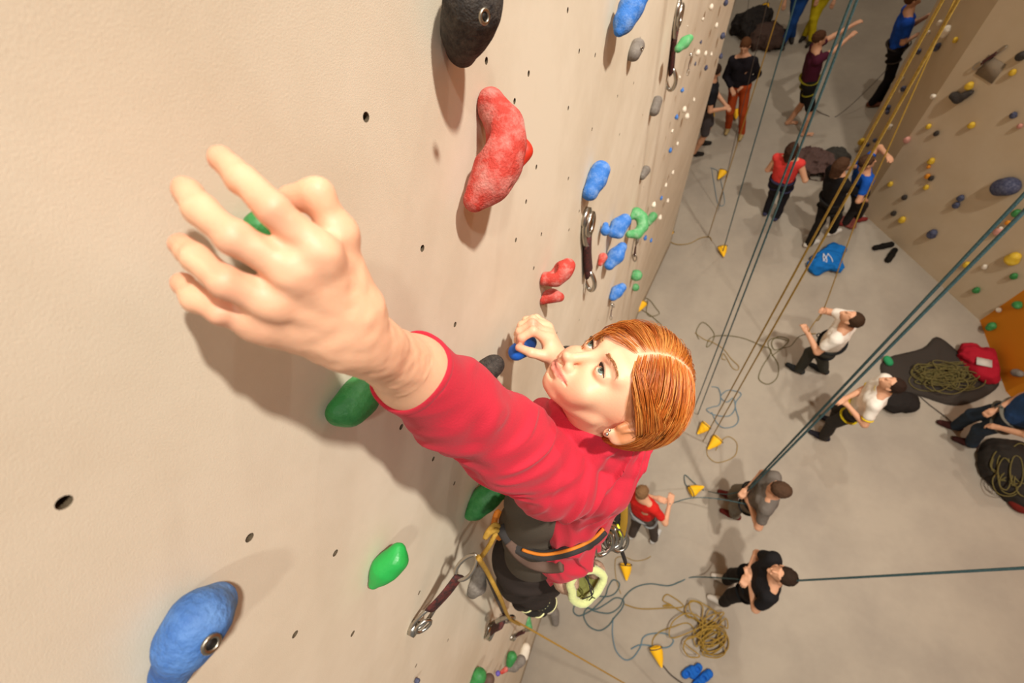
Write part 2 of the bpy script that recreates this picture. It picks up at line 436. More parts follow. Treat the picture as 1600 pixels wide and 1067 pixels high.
for a, b in ((-1.05, -.5), (-.5, 0), (0, .5), (.5, 1.05)):
    pt = lambda t: (t*.0305, .0156 - .0150 * t*t, lz(t) - .0028); s.cap(pt(a), pt(b), .0014, .0014, .0012, 's')
s.ell((0, .0065, -.0690), (.014, .0045, .0030), .006, 's')
for sx in (-1, 1):                                           # lids, cut open over the eyeball
    s.ell((sx*.0305, -.0095, 0), (.0148, .0140, .0138), .004)
    s.ell((sx*.0305, .008, -.0006), (.0128, .011, .0050), .0025, 's')
    s.cap((sx*.043, -.006, .006), (sx*.020, .001, .0065), .0016, .0014, .002)
for sx in (-1, 1):                                           # ears
    rot = np.array(Matrix.Rotation(sx * .35, 3, 'Z') @ Matrix.Rotation(-.12, 3, 'X'))
    s.ell((sx*.0775, -.090, -.002), (.0070, .0175, .027), .005, rot=rot)
    s.ell((sx*.0850, -.087, .003), (.0060, .0115, .0180), .004, 's', rot=rot)
    s.cap((sx*.0785, -.083, -.005), (sx*.081, -.089, .015), .0028, .0028, .004)
    s.ell((sx*.0745, -.079, -.026), (.0048, .0078, .008), .005)
    s.ell((sx*.0755, -.076, -.007), (.004, .005, .006), .003)
NB = at(944, 688, .83)
s.frame(np.zeros(3), np.eye(3))
s.cap(hd(0, -.100, -.030), NB, .042, .046, .02)
s.cap(hd(0, -.082, -.045), NB, .030, .04, .03)
# torso, arms under the clothes
Lsh, Lel, Lwr = at(872, 738, .80), at(705, 630, .568), at(556, 524, .352)
Rsh = at(955, 610, .90); Rel = at(925, 600, 1.12); Rwr = at(874, 570, 1.0)
PEL = at(838, 862, 1.22)
s.cap(NB, Lsh, .05, .045, .04); s.cap(NB, Rsh, .05, .045, .04); s.chain([NB, (NB + PEL) / 2, PEL], [.05, .045, .045], .04)
s.cap(Lsh, Lel, .043, .037, .02); s.cap(Lel, at(645, 583, .485), .037, .0375, .02); s.cap(at(645, 583, .485), at(578, 540, .378), .0375, .0245, .02)
s.cap(at(578, 540, .378), Lwr, .0245, .0205, .015)
s.cap(Rsh, Rel, .04, .033, .02); s.cap(Rel, Rwr, .033, .022, .02)
# near hand, over the green hold
def joints(L): return [at(*p[:3]) for p in L], [p[3] for p in L]
idx = [(501,398,.293,.0118), (428,327,.271,.0098), (378,280,.274,.0090), (346,248,.285,.0080)]
mid = [(462,426,.290,.0118), (364,371,.267,.0101), (314,327,.272,.0093), (290,297,.286,.0084)]
rng = [(428,472,.297,.0115), (352,441,.274,.0098), (307,404,.280,.0088), (284,383,.292,.0080)]
pky = [(404,500,.306,.0105), (345,487,.290,.0088), (305,466,.292,.0083), (287,443,.303,.0076)]
thm = [(552,486,.340,.0155), (529,368,.314,.0120), (495,304,.299,.0097), (455,311,.303,.0090)]
for L in (idx, mid, rng, pky):
    J, R_ = joints(L)
    for i in range(3): s.cap(J[i], J[i+1], R_[i] * (.97 if i else 1), R_[i+1], .0035 if i else .007)
    s.cap(Lwr * .75 + J[0] * .25, J[0], .0148, R_[0] * .95, .012)
    kn = J[0] + (CAMP - J[0]) / np.linalg.norm(CAMP - J[0]) * .004; s.ell(kn, R_[0] * .8, .010)      # knuckle
    s.cap(Lwr + (CAMP - Lwr) * .050 * .352 / .352, kn + (CAMP - kn) * .012, .0036, .0042, .007)                                          # tendon
J, R_ = joints(thm); s.chain(J, R_, .008); s.ell(J[1], R_[1] * 1.05, .006)
s.cap(Lwr, J[0], .0185, .0155, .02); s.cap(J[0], at(500, 420, .315), .0165, .013, .02)
s.cap(at(470, 450, .315), at(532, 500, .345), .018, .019, .02); s.cap(at(430, 500, .32), at(530, 530, .352), .015, .020, .02)
# far hand pinching the blue hold
def rh(L, k=.005):
    J, R_ = joints(L); s.chain(J, R_, k)
rh([(857,531,.985,.0115), (833,517,.962,.0100), (815,528,.965,.0090), (812,541,.985,.0080)])
rh([(854,522,1.00,.0115), (832,505,.975,.0100), (812,518,.985,.0090), (808,532,1.00,.0080)])
rh([(852,513,1.02,.0110), (833,499,1.00,.0095), (815,508,1.01,.0085), (808,522,1.02,.0080)])
rh([(853,508,1.04,.0100), (838,497,1.03,.0085), (822,500,1.04,.0080), (814,512,1.05,.0070)])
rh([(868,562,.985,.0140), (850,556,.962,.0120), (830,551,.955,.0100), (811,543,.962,.0085)])
s.cap(Rwr, at(857,531,.99), .022, .014, .02); s.cap(Rwr, at(854,514,1.02), .022, .014, .02); s.cap(Rwr, at(860,552,.98), .02, .014, .02)
def skin_color(V):
    n = len(V); L = (V - EO) @ HM; col = np.tile(np.array(lin('EAB592')[:3]), (n, 1)); 
    def blend(w, c): 
        nonlocal col
        w = np.clip(w, 0, 1)[:, None]; col = col * (1 - w) + np.array(lin(c)[:3]) * w
    g = lambda c, r: np.exp(-(((L - np.array(c)) / np.array(r)) ** 2).sum(1))
    inh = np.linalg.norm(L - np.array([0, -.06, 0]), axis=1) < .17
    for sx in (-1, 1):
        blend(.42 * g((sx*.038, -.01, -.045), (.022, .03, .018)) * inh, 'D87F66')
        blend(.55 * g((sx*.0305, .0, .012), (.018, .02, .006)) * inh, 'C08F78')
        blend(.35 * g((sx*.08, -.09, -.015), (.01, .02, .03)) * inh, 'DD8062')
    t = L[:, 0] / .0298; at_ = np.abs(t)
    lzv = -.0560 + .0050 * at_ ** 1.6
    lip = (at_ < 1) & (L[:, 1] > -.012) & (L[:, 2] < lzv + .0032 * (1 - at_**2) + .0008) & (L[:, 2] > lzv - .0092 * (1 - .75*at_**2)) & (np.abs(L[:, 1]) < .03)
    blend(lip * .7, 'C4625A')
    blend(.6 * g((0, .012, -.0583), (.025, .02, .0016)) * inh, '8A3A3A')
    blend(.35 * g((0, .02, -.04), (.012, .012, .012)) * inh, 'DC8E72')
    x, y, z = L.T; zh = np.interp(np.abs(x), [0, .03, .048, .060, .068, .075], [.060, .058, .044, .020, .0, -.02])
    sc_ = inh * np.clip((z - zh) / .006, 0, 1) * (y < .03) + inh * (y < -.07) * (z > -.04) * (np.abs(x) < .078) * np.clip((-.07 - y) / .01, 0, 1) * ((y < -.112) | (z > .032))
    blend(.72 * np.clip(sc_, 0, 1) * (1 - .8 * np.exp(-((x + .028) / .0022) ** 2)), 'A8632C')
    for L4 in (idx, mid, rng, pky, thm):                     # pink knuckles and tips
        for j, a in ((0, .34), (1, .35), (3, .45)):
            d = np.linalg.norm(V - at(*L4[j][:3]), axis=1); blend(a * np.exp(-(d / .012) ** 2), 'D9806C')
    for p in ((809, 538), (836, 503), (811, 543)):
        d = np.linalg.norm(V - at(*p, .97), axis=1); blend(.5 * np.exp(-(d / .022) ** 2), 'D97A68')
    return col
s.disp = lambda P: np.where(np.linalg.norm(P - at(470, 440, .31), axis=1) < .16, .0006 * vnoise(P * 130, 3) + .0005 * vnoise(P * 60, 9), 0)
body = s.build('body', SKIN, climber, h=.0019, color=skin_color)
# nails of the near hand
NAILM = mat('pale_nail', 'F0CDB8', .3, spec=.5)
for sx, nm in ((-1, 'left'), (1, 'right')):
    c = hd(sx*.0305, -.0098, 0); gaze = HM @ np.array([-.10 if sx < 0 else -.06, .96, .20]); gaze /= np.linalg.norm(gaze)
    a = np.cross(gaze, [0, 0, 1]); a /= np.linalg.norm(a); b = np.cross(gaze, a); Rg = np.stack([a, b, gaze], 1)
    m = MB(); m.ball(c, .0124, Rg, 24, 16); eye = m.build('eye', EYEW, climber)
    def disc(r, off, name, mm):
        V = [c + gaze * off]; F = []
        for k in range(3):
            rr = r * (k + 1) / 3; dz = math.sqrt(max(0, off**2 - rr**2)) if off > rr else 0
            for j in range(20): V.append(c + gaze * dz + rr * (a * math.cos(j*math.pi/10) + b * math.sin(j*math.pi/10)))
        for j in range(20): F.append((0, 1 + j, 1 + (j+1) % 20))
        for k in range(2):
            for j in range(20): F.append((1+k*20+j, 1+(k+1)*20+j, 1+(k+1)*20+(j+1) % 20, 1+k*20+(j+1) % 20))
        return raw(name, V, F, mm, eye)
    disc(.0062, .01265, 'iris', IRIS); disc(.0028, .0128, 'pupil', PUP)
    m = MB()
    for i in range(34):                                      # upper lashes
        t = i / 33 * 2 - 1; p = np.array([sx*.0305 + t*.0128, -.0095 + .0150*math.sqrt(max(.02, 1 - (t*.84)**2)) - .001, .0042*(1 - t*t) + .0002])
        d = np.array([t*.5, 1.0, .75]); d /= np.linalg.norm(d); L_ = .0058
        m.tube([hd(*p), hd(*(p + d*L_*.5)), hd(*(p + d*L_ + np.array([0, 0, .0014])))], [.00032, .00024, .00008], 4)
    for i in range(20):
        t = i / 19 * 2 - 1; p = np.array([sx*.0305 + t*.0118, -.0095 + .0150*math.sqrt(max(.02, 1 - (t*.84)**2)) - .001, -.0050*(1 - t*t) - .0002])
        d = np.array([t*.4, 1.0, -.8]); d /= np.linalg.norm(d)
        m.tube([hd(*p), hd(*(p + d*.003))], [.00022, .00008], 3)
    m.tube(spline([hd(sx*.0305 + t*.0128, -.0095 + .0150*math.sqrt(max(.02, 1 - (t*.84)**2)) - .0012, .0044*(1 - t*t)) for t in np.linspace(-1, 1, 9)], 3), .0006, 5)
    m.build('eyelashes', LASH, climber)
    m = MB()
    bs = SDF(); bs.p = s.p
    for i in range(110):
        t = rnd.random(); w = rnd.uniform(-1, 1) * .0028 * (1 - .6*t)
        x = sx * (.013 + .034*t); z = .0175 + .006*math.sin(t*2.2) - .003*t + w
        P0 = hd(x, .03, z)
        for _ in range(14): P0 = P0 - HF * min(.012, max(0, float(bs(P0[None], (P0, .01))[0]))) * .8
        d = HM @ np.array([sx*.9, .05, .35 - .6*t]); d /= np.linalg.norm(d)
        m.tube([P0, P0 + d*.004 + HF*.0006, P0 + d*.0075], [.00028, .00022, .00006], 3)
    m.build('eyebrow', BROW, climber)
# ear stud
STEEL = mat('polished_steel', 'C8C4BC', .25, metal=1)
EO2 = hd(-.0785, -.075, -.028)
m = MB(); m.ball(EO2, .0032); m.ball(hd(-.0785, -.0690, -.022), .0024); es = m.build('ear_stud', STEEL, climber)
# hair: strands combed from the parting into a chin-length bob
def make_hair():
    R_ = np.random.RandomState(12); Cc = np.array([0, -.090, .040]); Rr = np.array([.075, .098, .086]); g = HM.T @ np.array([0, 0, -1.0])
    part = -.028
    u = R_.normal(size=(60000, 3)); u /= np.linalg.norm(u, axis=1)[:, None]; p = Cc + u * Rr
    x, y, z = p.T
    zh = np.interp(np.abs(x), [0, .03, .048, .060, .068, .075], [.056, .054, .040, .016, -.004, -.02]) + R_.normal(size=len(x)) * .0016
    ok = (z > zh) & (y < .03) | (y < -.066) & (z > -.048)
    ok &= ~((np.abs(x) > .05) & (y > -.112) & (z < .030) & (y > -.066 - .8 * (.03 - z)))
    p = p[ok][:15000]; n = len(p); x, y, z = p.T
    lay = R_.rand(n); left = p[:, 0] < part + R_.normal(size=n) * .0009; side = np.where(left, -1.0, 1.0)
    L = np.interp(z, [-.04, .0, .05, .10, .13], [.055, .09, .135, .165, .18]) + .024 * R_.rand(n)
    K = 16; step = (L / (K - 1))[:, None]
    cl = (np.floor(p[:, 0]*70).astype(int) * 31 + np.floor(p[:, 1]*70).astype(int) * 17 + np.floor(p[:, 2]*70).astype(int) * 7) % 997
    tab = np.random.RandomState(4).normal(size=(997, 3)) * .12; wob = tab[cl]; wave = R_.uniform(-.14, .14, n)
    q = p.copy(); pts = []
    for i in range(K):
        pts.append(q.copy()); t = i / (K - 1)
        lift = (.0015 + .0125 * min(1, t * 3.2) * (.25 + .75*lay) + .004 * t)[:, None]
        e = (q - Cc) / (Rr + lift); k = np.linalg.norm(e, axis=1)[:, None]; nrm = e / (Rr + lift); nrm /= np.linalg.norm(nrm, axis=1)[:, None]
        top = (q[:, 2] - Cc[2] > -.03)[:, None]
        near = ((np.abs(q[:, 0] - part) <= .05) & (z >= .03))[:, None]
        dA = np.stack([side * .95, np.full(n, -.55), np.where(left, -.75, -.55)], 1); dB = np.stack([side * .12, np.full(n, -.62), np.full(n, -.80)], 1)
        dC = np.stack([-side * .05, np.full(n, -.45), np.full(n, -.85)], 1)
        d = np.where(top, np.where(near, dA, dB), dC) + g * .25 + wob * (.5 + t); d[:, 1] += wave * t
        tuck = (q[:, 1] > -.088) & (q[:, 2] < .055) & (np.abs(q[:, 0]) > .045); d[tuck] += np.array([0, -1.7, .3])
        dn = (d * nrm).sum(1)[:, None]
        d = d - nrm * np.maximum(0, dn) * np.where(q[:, 2:3] > -.005, 1, .6); dn = (d * nrm).sum(1)[:, None]
        d = d - nrm * dn * np.where(k < 1.02, 1, .2); d /= np.linalg.norm(d, axis=1)[:, None] + 1e-9
        q = q + d * step; e = (q - Cc) / (Rr + lift); k = np.linalg.norm(e, axis=1)[:, None]
        m_ = (k < 1) | ((q[:, 2:3] > Cc[2] - .035) & (k < 1.3)); q = np.where(m_, Cc + (q - Cc) / k, q)
    A_ = np.stack(pts, 1); bad = ((A_[..., 1] > -.090) & (A_[..., 2] < .006) & (np.abs(A_[..., 0]) > .045)).any(1); A_ = A_[~bad]; n = len(A_); cl = cl[~bad]
    P = A_ @ HM.T + EO; T = np.gradient(P, axis=1); T /= np.linalg.norm(T, axis=2)[..., None] + 1e-12
    U = np.cross(T, [.3, .5, .8]); U /= np.linalg.norm(U, axis=2)[..., None] + 1e-12; W = np.cross(T, U)
    r = (.00036 + .00012 * R_.rand(n))[:, None] * (1 - .7 * np.clip((np.arange(K) / (K-1) - .75) / .25, 0, 1))[None]
    V = np.stack([P + r[..., None] * (U * math.cos(2.0944*j_) + W * math.sin(2.0944*j_)) for j_ in range(3)], 2).reshape(-1, 3)
    b = (np.arange(n)[:, None] * K + np.arange(K-1)[None]).ravel() * 3
    F = np.concatenate([np.stack([b+j_, b+(j_+1) % 3, b+3+(j_+1) % 3, b+3+j_], 1) for j_ in range(3)])
    pal = np.array([lin(h_)[:3] for h_ in ('B85E1E', 'C8722A', 'A4521A', 'D68E44', 'C06824')]); col = np.repeat(pal[(cl + (R_.rand(n) < .4)) % 5], K * 3, axis=0)
    c0 = V.mean(0); me = bpy.data.meshes.new('hair'); me.vertices.add(len(V)); me.vertices.foreach_set('co', (V - c0).astype(np.float32).ravel())
    me.loops.add(len(F) * 4); me.loops.foreach_set('vertex_index', F.astype(np.int32).ravel()); me.polygons.add(len(F))
    me.polygons.foreach_set('loop_start', np.arange(0, len(F)*4, 4, dtype=np.int32)); me.polygons.foreach_set('loop_total', np.full(len(F), 4, dtype=np.int32)); me.update(calc_edges=True)
    me.polygons.foreach_set('use_smooth', [True] * len(F))
    a = me.color_attributes.new('tint', 'FLOAT_COLOR', 'POINT'); a.data.foreach_set('color', np.concatenate([col, np.ones((len(V), 1))], 1).astype(np.float32).ravel())
    o = bpy.data.objects.new('hair', me); C.objects.link(o); o.parent = climber; o.location = Vector(c0) - climber.location; return o
HV = mat('copper_hair_strands', 'B5661F', .34, spec=.55, vcol=True)
hair = make_hair(); hair.data.materials.append(HV)

# jacket
def ridge(P, A, fr, seed, warp=.6):
    """soft cloth folds running along A[:,0]; fr = frequency along / across / depth"""
    Q = P @ A; W_ = vnoise(P * 11, seed + 50) * warp; Q = Q * np.array(fr) + W_[:, None]
    v = vnoise(Q, seed); return 1 - np.sqrt(v * v + .006) * 2.2
def basis(a, b): a = a / np.linalg.norm(a); b = b - a * a.dot(b); b /= np.linalg.norm(b); return np.stack([a, b, np.cross(a, b)], 1)
SLA = basis(cv((.62, -.35, .7)), Lel - Lsh); SHA = basis(cv((-.35, .85, .4)), cv((1, .1, .2))); BOA = basis(cv((.15, .75, .65)), cv((1, 0, 0)))
def folds(P):
    ax = (Lel - Lsh) / np.linalg.norm(Lel - Lsh); t = (P - Lsh) @ ax
    sl = np.clip((t - .02) / .08, 0, 1) * np.clip((.375 - t) / .05, .12, 1); D = np.linalg.norm(P - NB, axis=1); sh = np.clip((.26 - D) / .1, 0, 1) * np.clip(1 - (t - .02) / .08, 0, 1)
    low = np.clip((NB[2] - .10 - P[:, 2]) / .08, 0, 1) * np.clip(1 - (t - .02) / .08, 0, 1)
    return -(.0050 * sl * ridge(P, SLA, (9, 42, 14), 3) + .0085 * sh * ridge(P, SHA, (9, 50, 12), 5) + .0100 * low * ridge(P, BOA, (6, 28, 8), 7)) + .002 * vnoise(P * 18, 2)
j = SDF()
j.cap(at(640, 579, .482), Lel, .0455, .051, .02); j.cap(Lel, at(790, 688, .69), .051, .060, .03); j.cap(at(790, 688, .69), at(866, 738, .79), .060, .070, .04)
j.cap(at(866, 738, .79), at(928, 740, .86), .070, .066, .04); j.cap(at(928, 740, .86), at(900, 802, .985), .066, .064, .035)
j.cap(at(900, 802, .985), at(880, 850, 1.09), .066, .062, .035); j.cap(at(887, 850, 1.09), at(868, 882, 1.17), .068, .045, .04)
j.cap(NB, Rsh, .060, .060, .03); j.cap(Rsh, at(905, 690, .92), .060, .06, .03); j.cap(Rsh, at(925, 785, 1.06), .060, .050, .03)
j.cap(Rsh, Rel, .055, .045, .03)
j.cap(at(905, 690, .86), at(928, 738, .9), .056, .056, .03)
j.cap(at(845, 655, .87), at(868, 636, .86), .022, .012, .012)
j.disp = folds
# openings: sleeve end, neck, front below the arm
cuff = at(646, 584, .49); cax = (at(640, 579, .482) - Lel); cax /= np.linalg.norm(cax)
j.cap(cuff + cax * .2, cuff - cax * .035, .0405, .0405, .004, 's')
j.plane(cuff + cax * .006, cax, .004)
j.cap(hd(0, -.085, -.03), NB, .052, .046, .01, 's')
# hood bunched round the neck
for (pts, rr) in (([(846,640,.84), (862,644,.79), (886,660,.752), (914,676,.740), (948,694,.745), (980,706,.78), (1000,700,.85), (1000,670,.91)], .015),
                  ([(850,652,.84), (868,668,.79), (896,684,.758), (930,700,.752)], .016),
                  ([(862,676,.80), (892,694,.765), (928,712,.758), (965,724,.785), (990,726,.83)], .018),
                  ([(872,700,.79), (905,722,.78), (940,738,.79), (972,748,.82)], .017)):
    hp = spline([at(*q) for q in pts], 3)
    for a, b in zip(hp[:-1], hp[1:]): j.cap(a, b, rr, rr, .012)
jac_sdf = j
jacket = j.build('jacket', RED, climber, h=.0026)
m = MB()                                                     # rolled hem at the sleeve end
e1 = np.cross(cax, [0, 0, 1]); e1 /= np.linalg.norm(e1); e2 = np.cross(cax, e1)
ring = [cuff + cax*.004 + .0435 * (e1 * math.cos(a) + e2 * math.sin(a)) + cax * .004 * math.sin(3*a + 1) for a in np.linspace(0, 2*math.pi, 48, endpoint=False)]
m.tube(ring, .0034, 8, closed=True, caps=False, flat=2.2, up=cax); hem = m.build('sleeve_hem', RED, jacket)
# vest under the jacket
t = SDF(); t.cap(at(838, 770, .93), at(832, 822, 1.05), .062, .068, .03); t.cap(at(832, 822, 1.05), at(834, 856, 1.17), .068, .078, .03)
t.cap(at(900, 790, .98), at(890, 850, 1.15), .06, .07, .03); t.cap(at(860, 700, .93), at(850, 790, 1.0), .05, .06, .03)
t.disp = lambda P: .003 * np.sin(P @ cv((.4, 1, .3)) * 70 + vnoise(P * 10, 4) * 3)
vest_sdf = t
vest = t.build('vest', TEE, climber, h=.0045)
# trousers, shoes
hipL, hipR = at(822, 872, 1.27), at(868, 868, 1.30)
kL, kR = at(806, 905, 1.52), at(850, 905, 1.62); aL, aR = at(840, 932, 1.86), at(815, 935, 1.98)
t = SDF(); t.cap(hipL, hipR, .088, .088, .04); t.cap(hipL, kL, .080, .062, .03); t.cap(kL, aL, .060, .050, .03)
t.cap(hipR, kR, .080, .060, .03); t.cap(kR, aR, .058, .046, .03)
t.disp = lambda P: .004 * np.sin(P[:, 2] * 60 + vnoise(P * 9, 4) * 4)
trou_sdf = t
t.build('trousers', TROU, climber, h=.006)
SHOE = mat('black_climbing_shoe', '1E1B18', .6); STRIPE = mat('pale_shoe_stripe', 'E9E6A8', .6)
for an, to in ((aL, at(862, 944, 1.93)), (aR, at(848, 955, 2.08))):
    t = SDF(); t.cap(an, (an + to) / 2, .043, .040, .03); t.cap((an + to) / 2, to, .040, .024, .03); sh = t.build('climbing_shoe', SHOE, climber, h=.004)
    m = MB(); d = (to - an) / np.linalg.norm(to - an); u = np.cross(d, [0, 0, 1.0]); u /= np.linalg.norm(u); w = np.cross(u, d)
    for off in (.25, .55, .8):
        c = an + (to - an) * off; rr = .045 - .012 * off
        m.tube([c + rr * (u * math.cos(a) + w * math.sin(a)) for a in np.linspace(0, 2*math.pi, 20, endpoint=False)], .003, 5, closed=True, caps=False, flat=1.5)
    m.build('strap', STRIPE, sh)
# ---------------------------------------------------------------- holds and hardware on the climbing wall
BLACKH = mat('black_textured_resin', '241F1C', .75, bump=(300, .7, 5), mottle=('5a5148', 120, .6))
REDH = mat('red_chalked_resin', 'B83A2E', .75, bump=(300, .6, 5), mottle=('D09488', 26, .75), mr=(.44, .66))
BLUEH = mat('blue_chalked_resin', '2F6CB8', .7, bump=(260, .5, 5), mottle=('98B2D2', 26, .6), mr=(.46, .70))
GREENH = mat('green_resin', '277436', .5, bump=(200, .35, 5), mottle=('56A05C', 26, .7))
PGREENH = mat('pale_green_chalked_resin', '4F9A5C', .7, bump=(260, .5, 5), mottle=('A9C4A4', 30, .5), mr=(.46, .70))
GREYH = mat('grey_resin', '6E655C', .75, bump=(400, .5, 4), mottle=('928a80', 80, .6))
WHITEH = mat('chalk_white_resin', 'E4D8C4', .8, bump=(400, .3, 4))
NAVYH = mat('navy_resin', '2E3350', .7, mottle=('7e8090', 40, .5), bump=(300, .3, 4))
YELH = mat('yellow_resin', 'D9B01E', .6, bump=(300, .2, 4), mottle=('E4CB6A', 40, .4))
ORH = mat('orange_resin', 'D98A1E', .6, bump=(300, .2, 4))
PINKH = mat('pink_chalked_resin', 'C98F80', .75, bump=(300, .3, 4))
BOLTM = mat('worn_steel_bolt', 'A39B8C', .35, metal=1)
DARK = mat('dark_bolt_socket', '14110e', .6)
HANG = mat('stainless_hanger', 'B8B2A8', .3, metal=1)
SLING = mat('black_sling_webbing', '241C1A', .8, mottle=('6E2A24', 90, .8))
def depth_of(P): return float((RM.T @ (P - CAMP))[2])
def wall_frame(): return np.stack([np.array([0, 1.0, 0]), -WDN, WN], 1)
def hold(label, shape, m, group=None, h=.0045, bolt=None, cuts=(), k=.02, name='climbing_hold', cat='climbing hold', on=on_wall, bead=0):
    """shape: (px, py, stand-off m, radius px) beads strung into one resin body, flat against the wall"""
    s = SDF(); J = []; R_ = []; nn = WN
    mp = shape[len(shape)//2]; zm = None
    if on is on_wall:
        vm = ray(mp[0], mp[1]); vm /= np.linalg.norm(vm)
        if abs(vm @ WN) < .42:
            qm = on(mp[0], mp[1], mp[2])
            if qm is None: print('MISS', label, mp); return None
            zm = depth_of(qm)
    for px, py, out, r in shape:
        q = on(px, py, out) if zm is None else at(px, py, zm)
        if isinstance(q, tuple): q, nn = q
        if q is None: print('MISS', label, px, py); return None
        J.append(q); R_.append(r * depth_of(q) / FPX)
    if len(J) == 1: s.ell(J[0], R_[0], .01)
    else: s.chain(J, R_, k)
    for (px, py, out, r) in cuts:
        q = on(px, py, out) if zm is None else at(px, py, zm - .6 * r * zm / FPX); q = q[0] if isinstance(q, tuple) else q; rr = r * depth_of(q) / FPX; s.ell(q, rr, rr * .5, 's')
    b = on(mp[0], mp[1], 0.0) if zm is None else J[len(J)//2]; b = b[0] if isinstance(b, tuple) else b
    if on is on_wall:                                         # seat on the local facet
        y = b[1]; sl = (wall_dx(y + .02) - wall_dx(y - .02)) / .04; nn = np.array([1, -sl, -WK]); nn /= np.linalg.norm(nn)
        b = np.array([wall_x(b[1], b[2]), b[1], b[2]])
    rm = max(R_); s.disp = lambda P: .07 * rm * vnoise(P / rm * .8, int(abs(J[0][0]*1000)) % 97) + .02 * rm * vnoise(P / rm * 3.5, 5)
    s.p.append(('p', b + nn * .001, -nn, None, None, .0, 'i', b, 1e6))
    o = s.build(name, m, None, h=max(h, rm / 9)); tag(o, label, cat, group)
    if bolt:
        px, py, out, r = bolt; q = on(px, py, out) if zm is None else at(px, py, zm - .7 * max(R_)); q = q[0] if isinstance(q, tuple) else q; rr = r * depth_of(q) / FPX
        f = CAMP - q; f /= np.linalg.norm(f); f = f * .5 + nn; f /= np.linalg.norm(f)
        u = np.cross(f, [0, 1.0, .1]); u /= np.linalg.norm(u); w = np.cross(f, u)
        mb = MB(); mb.tube([q + rr * (u*math.cos(t) + w*math.sin(t)) for t in np.linspace(0, 2*math.pi, 18, endpoint=False)], rr * .32, 6, closed=True, caps=False)
        br = mb.build('bolt_ring', BOLTM, o)
        mb = MB(); mb.tube([q - f * rr * .6, q + f * rr * .05], [rr * .85, rr * .85], 12); mb.build('bolt_head', DARK, o)
    return o
hold('large black hold at the top edge of the photo, above the big red one', [(745,-32,.05,44), (738,10,.05,40), (728,48,.035,31), (722,78,.02,24)], BLACKH, h=.003, bolt=(757,26,.095,9))
hold('large curved red hold dusted with chalk, near the top of the wall', [(766,164,.030,24), (788,196,.035,25), (790,225,.045,28), (778,258,.05,32), (764,288,.035,27), (742,314,.020,17)], REDH, h=.003, cuts=[(743,214,.045,23), (800,296,.05,8)])
hold('small smooth red hold tucked behind the right side of the big red one', [(806,208,.012,9), (818,236,.016,11), (806,262,.012,9)], mat('clean_red_resin', 'C8321F', .5), h=.003)
hold('two-lobed pale blue hold above a hanging quickdraw', [(938,266,.03,15), (932,282,.03,13), (922,299,.025,14)], BLUEH, h=.003)
hold('red hold with a raised nose, above the far hand', [(850,436,.03,11), (868,434,.04,11), (880,422,.05,13), (888,414,.05,11)], REDH, h=.003, cuts=[(864,420,.03,9)])
hold('flared red hold foot under the nosed red hold', [(848,466,.02,10), (862,462,.025,9), (874,464,.025,8)], REDH, h=.003)
hold('small wedge-shaped blue hold at the left of the blue cluster', [(946,360,.02,8), (946,352,.02,5)], BLUEH, h=.003)
hold('knobbly blue hold in the middle of the blue cluster', [(958,362,.03,9), (965,352,.05,10), (976,345,.06,9), (968,366,.03,7)], BLUEH, h=.003)
hold('hooked green hold right of the blue cluster', [(984,366,.02,6), (996,365,.06,8), (1004,354,.07,9), (1003,341,.07,9), (994,333,.05,9), (986,338,.03,6)], PGREENH, h=.003, k=.005)
hold('small green hold behind the hooked green one', [(1012,348,.05,6), (1020,338,.06,7)], PGREENH, h=.003)
hold('blue crescent hold below the blue cluster', [(952,414,.02,8), (962,400,.05,12), (972,386,.05,8)], BLUEH, h=.003)
hold('small red triangular hold beside the blue crescent', [(938,412,.01,4), (942,402,.02,7)], REDH, h=.003)
hold('ridged blue hold low behind the climber forehead', [(958,464,.02,7), (964,456,.04,9), (972,449,.05,7)], BLUEH, h=.004)
hold('faded green hold at the foot of the wall, higher of two', [(994,430,.04,9)], PGREENH, h=.004)
hold('faded green hold at the foot of the wall, lower of two', [(993,449,.03,6)], PGREENH, h=.004)
hold('carved blue hold cut by the top edge of the photo', [(1000,-6,.06,14), (985,14,.06,17), (974,36,.04,14), (967,50,.02,7)], BLUEH, h=.003, cuts=[(990,16,.12,7)])
hold('grey half-moon hold below the carved blue one', [(990,84,.015,11), (996,72,.02,11)], GREYH, h=.003, bolt=(1003,76,.04,2.5))
hold('grey oval hold between two quickdraws high on the wall', [(1022,172,.015,9), (1027,158,.02,8)], GREYH, h=.004)
hold('small grey shield-shaped hold on the bright strip of wall', [(1003,274,.02,7), (1009,266,.02,7)], GREYH, h=.004)
hold('green finger-shaped hold next to the upper quickdraw', [(1060,76,.03,6), (1070,66,.09,7), (1077,60,.11,6)], PGREENH, h=.004)
hold('charcoal hold with a shiny bolt beside the red sleeve', [(772,570,.05,16), (762,578,.045,15), (752,596,.03,15), (744,612,.02,11)], BLACKH, h=.003, bolt=(764,590,.085,5))
hold('bright blue hold pinched by the far hand', [(806,551,.045,12), (818,543,.06,12), (829,535,.06,10)], mat('bright_blue_resin', '1F5FC0', .5, bump=(300, .2, 3)), h=.003)
hold('dark grey hold peeking out behind the climber nose', [(886,552,.06,12), (874,575,.05,10)], BLACKH, h=.003)
hold('green hold under the near hand', [(404,352,.020,21), (425,385,.014,30), (450,420,.010,28)], GREENH, h=.003)
hold('scooped green hold below the bare forearm', [(578,590,.022,20), (562,620,.025,24), (545,640,.022,20), (524,646,.016,15)], GREENH, h=.003, cuts=[(530,612,.05,17)])
hold('dark green hold in the shadow below the sleeve', [(776,765,.05,18), (758,780,.04,19), (742,797,.02,14), (734,803,.01,8)], GREENH, h=.003)
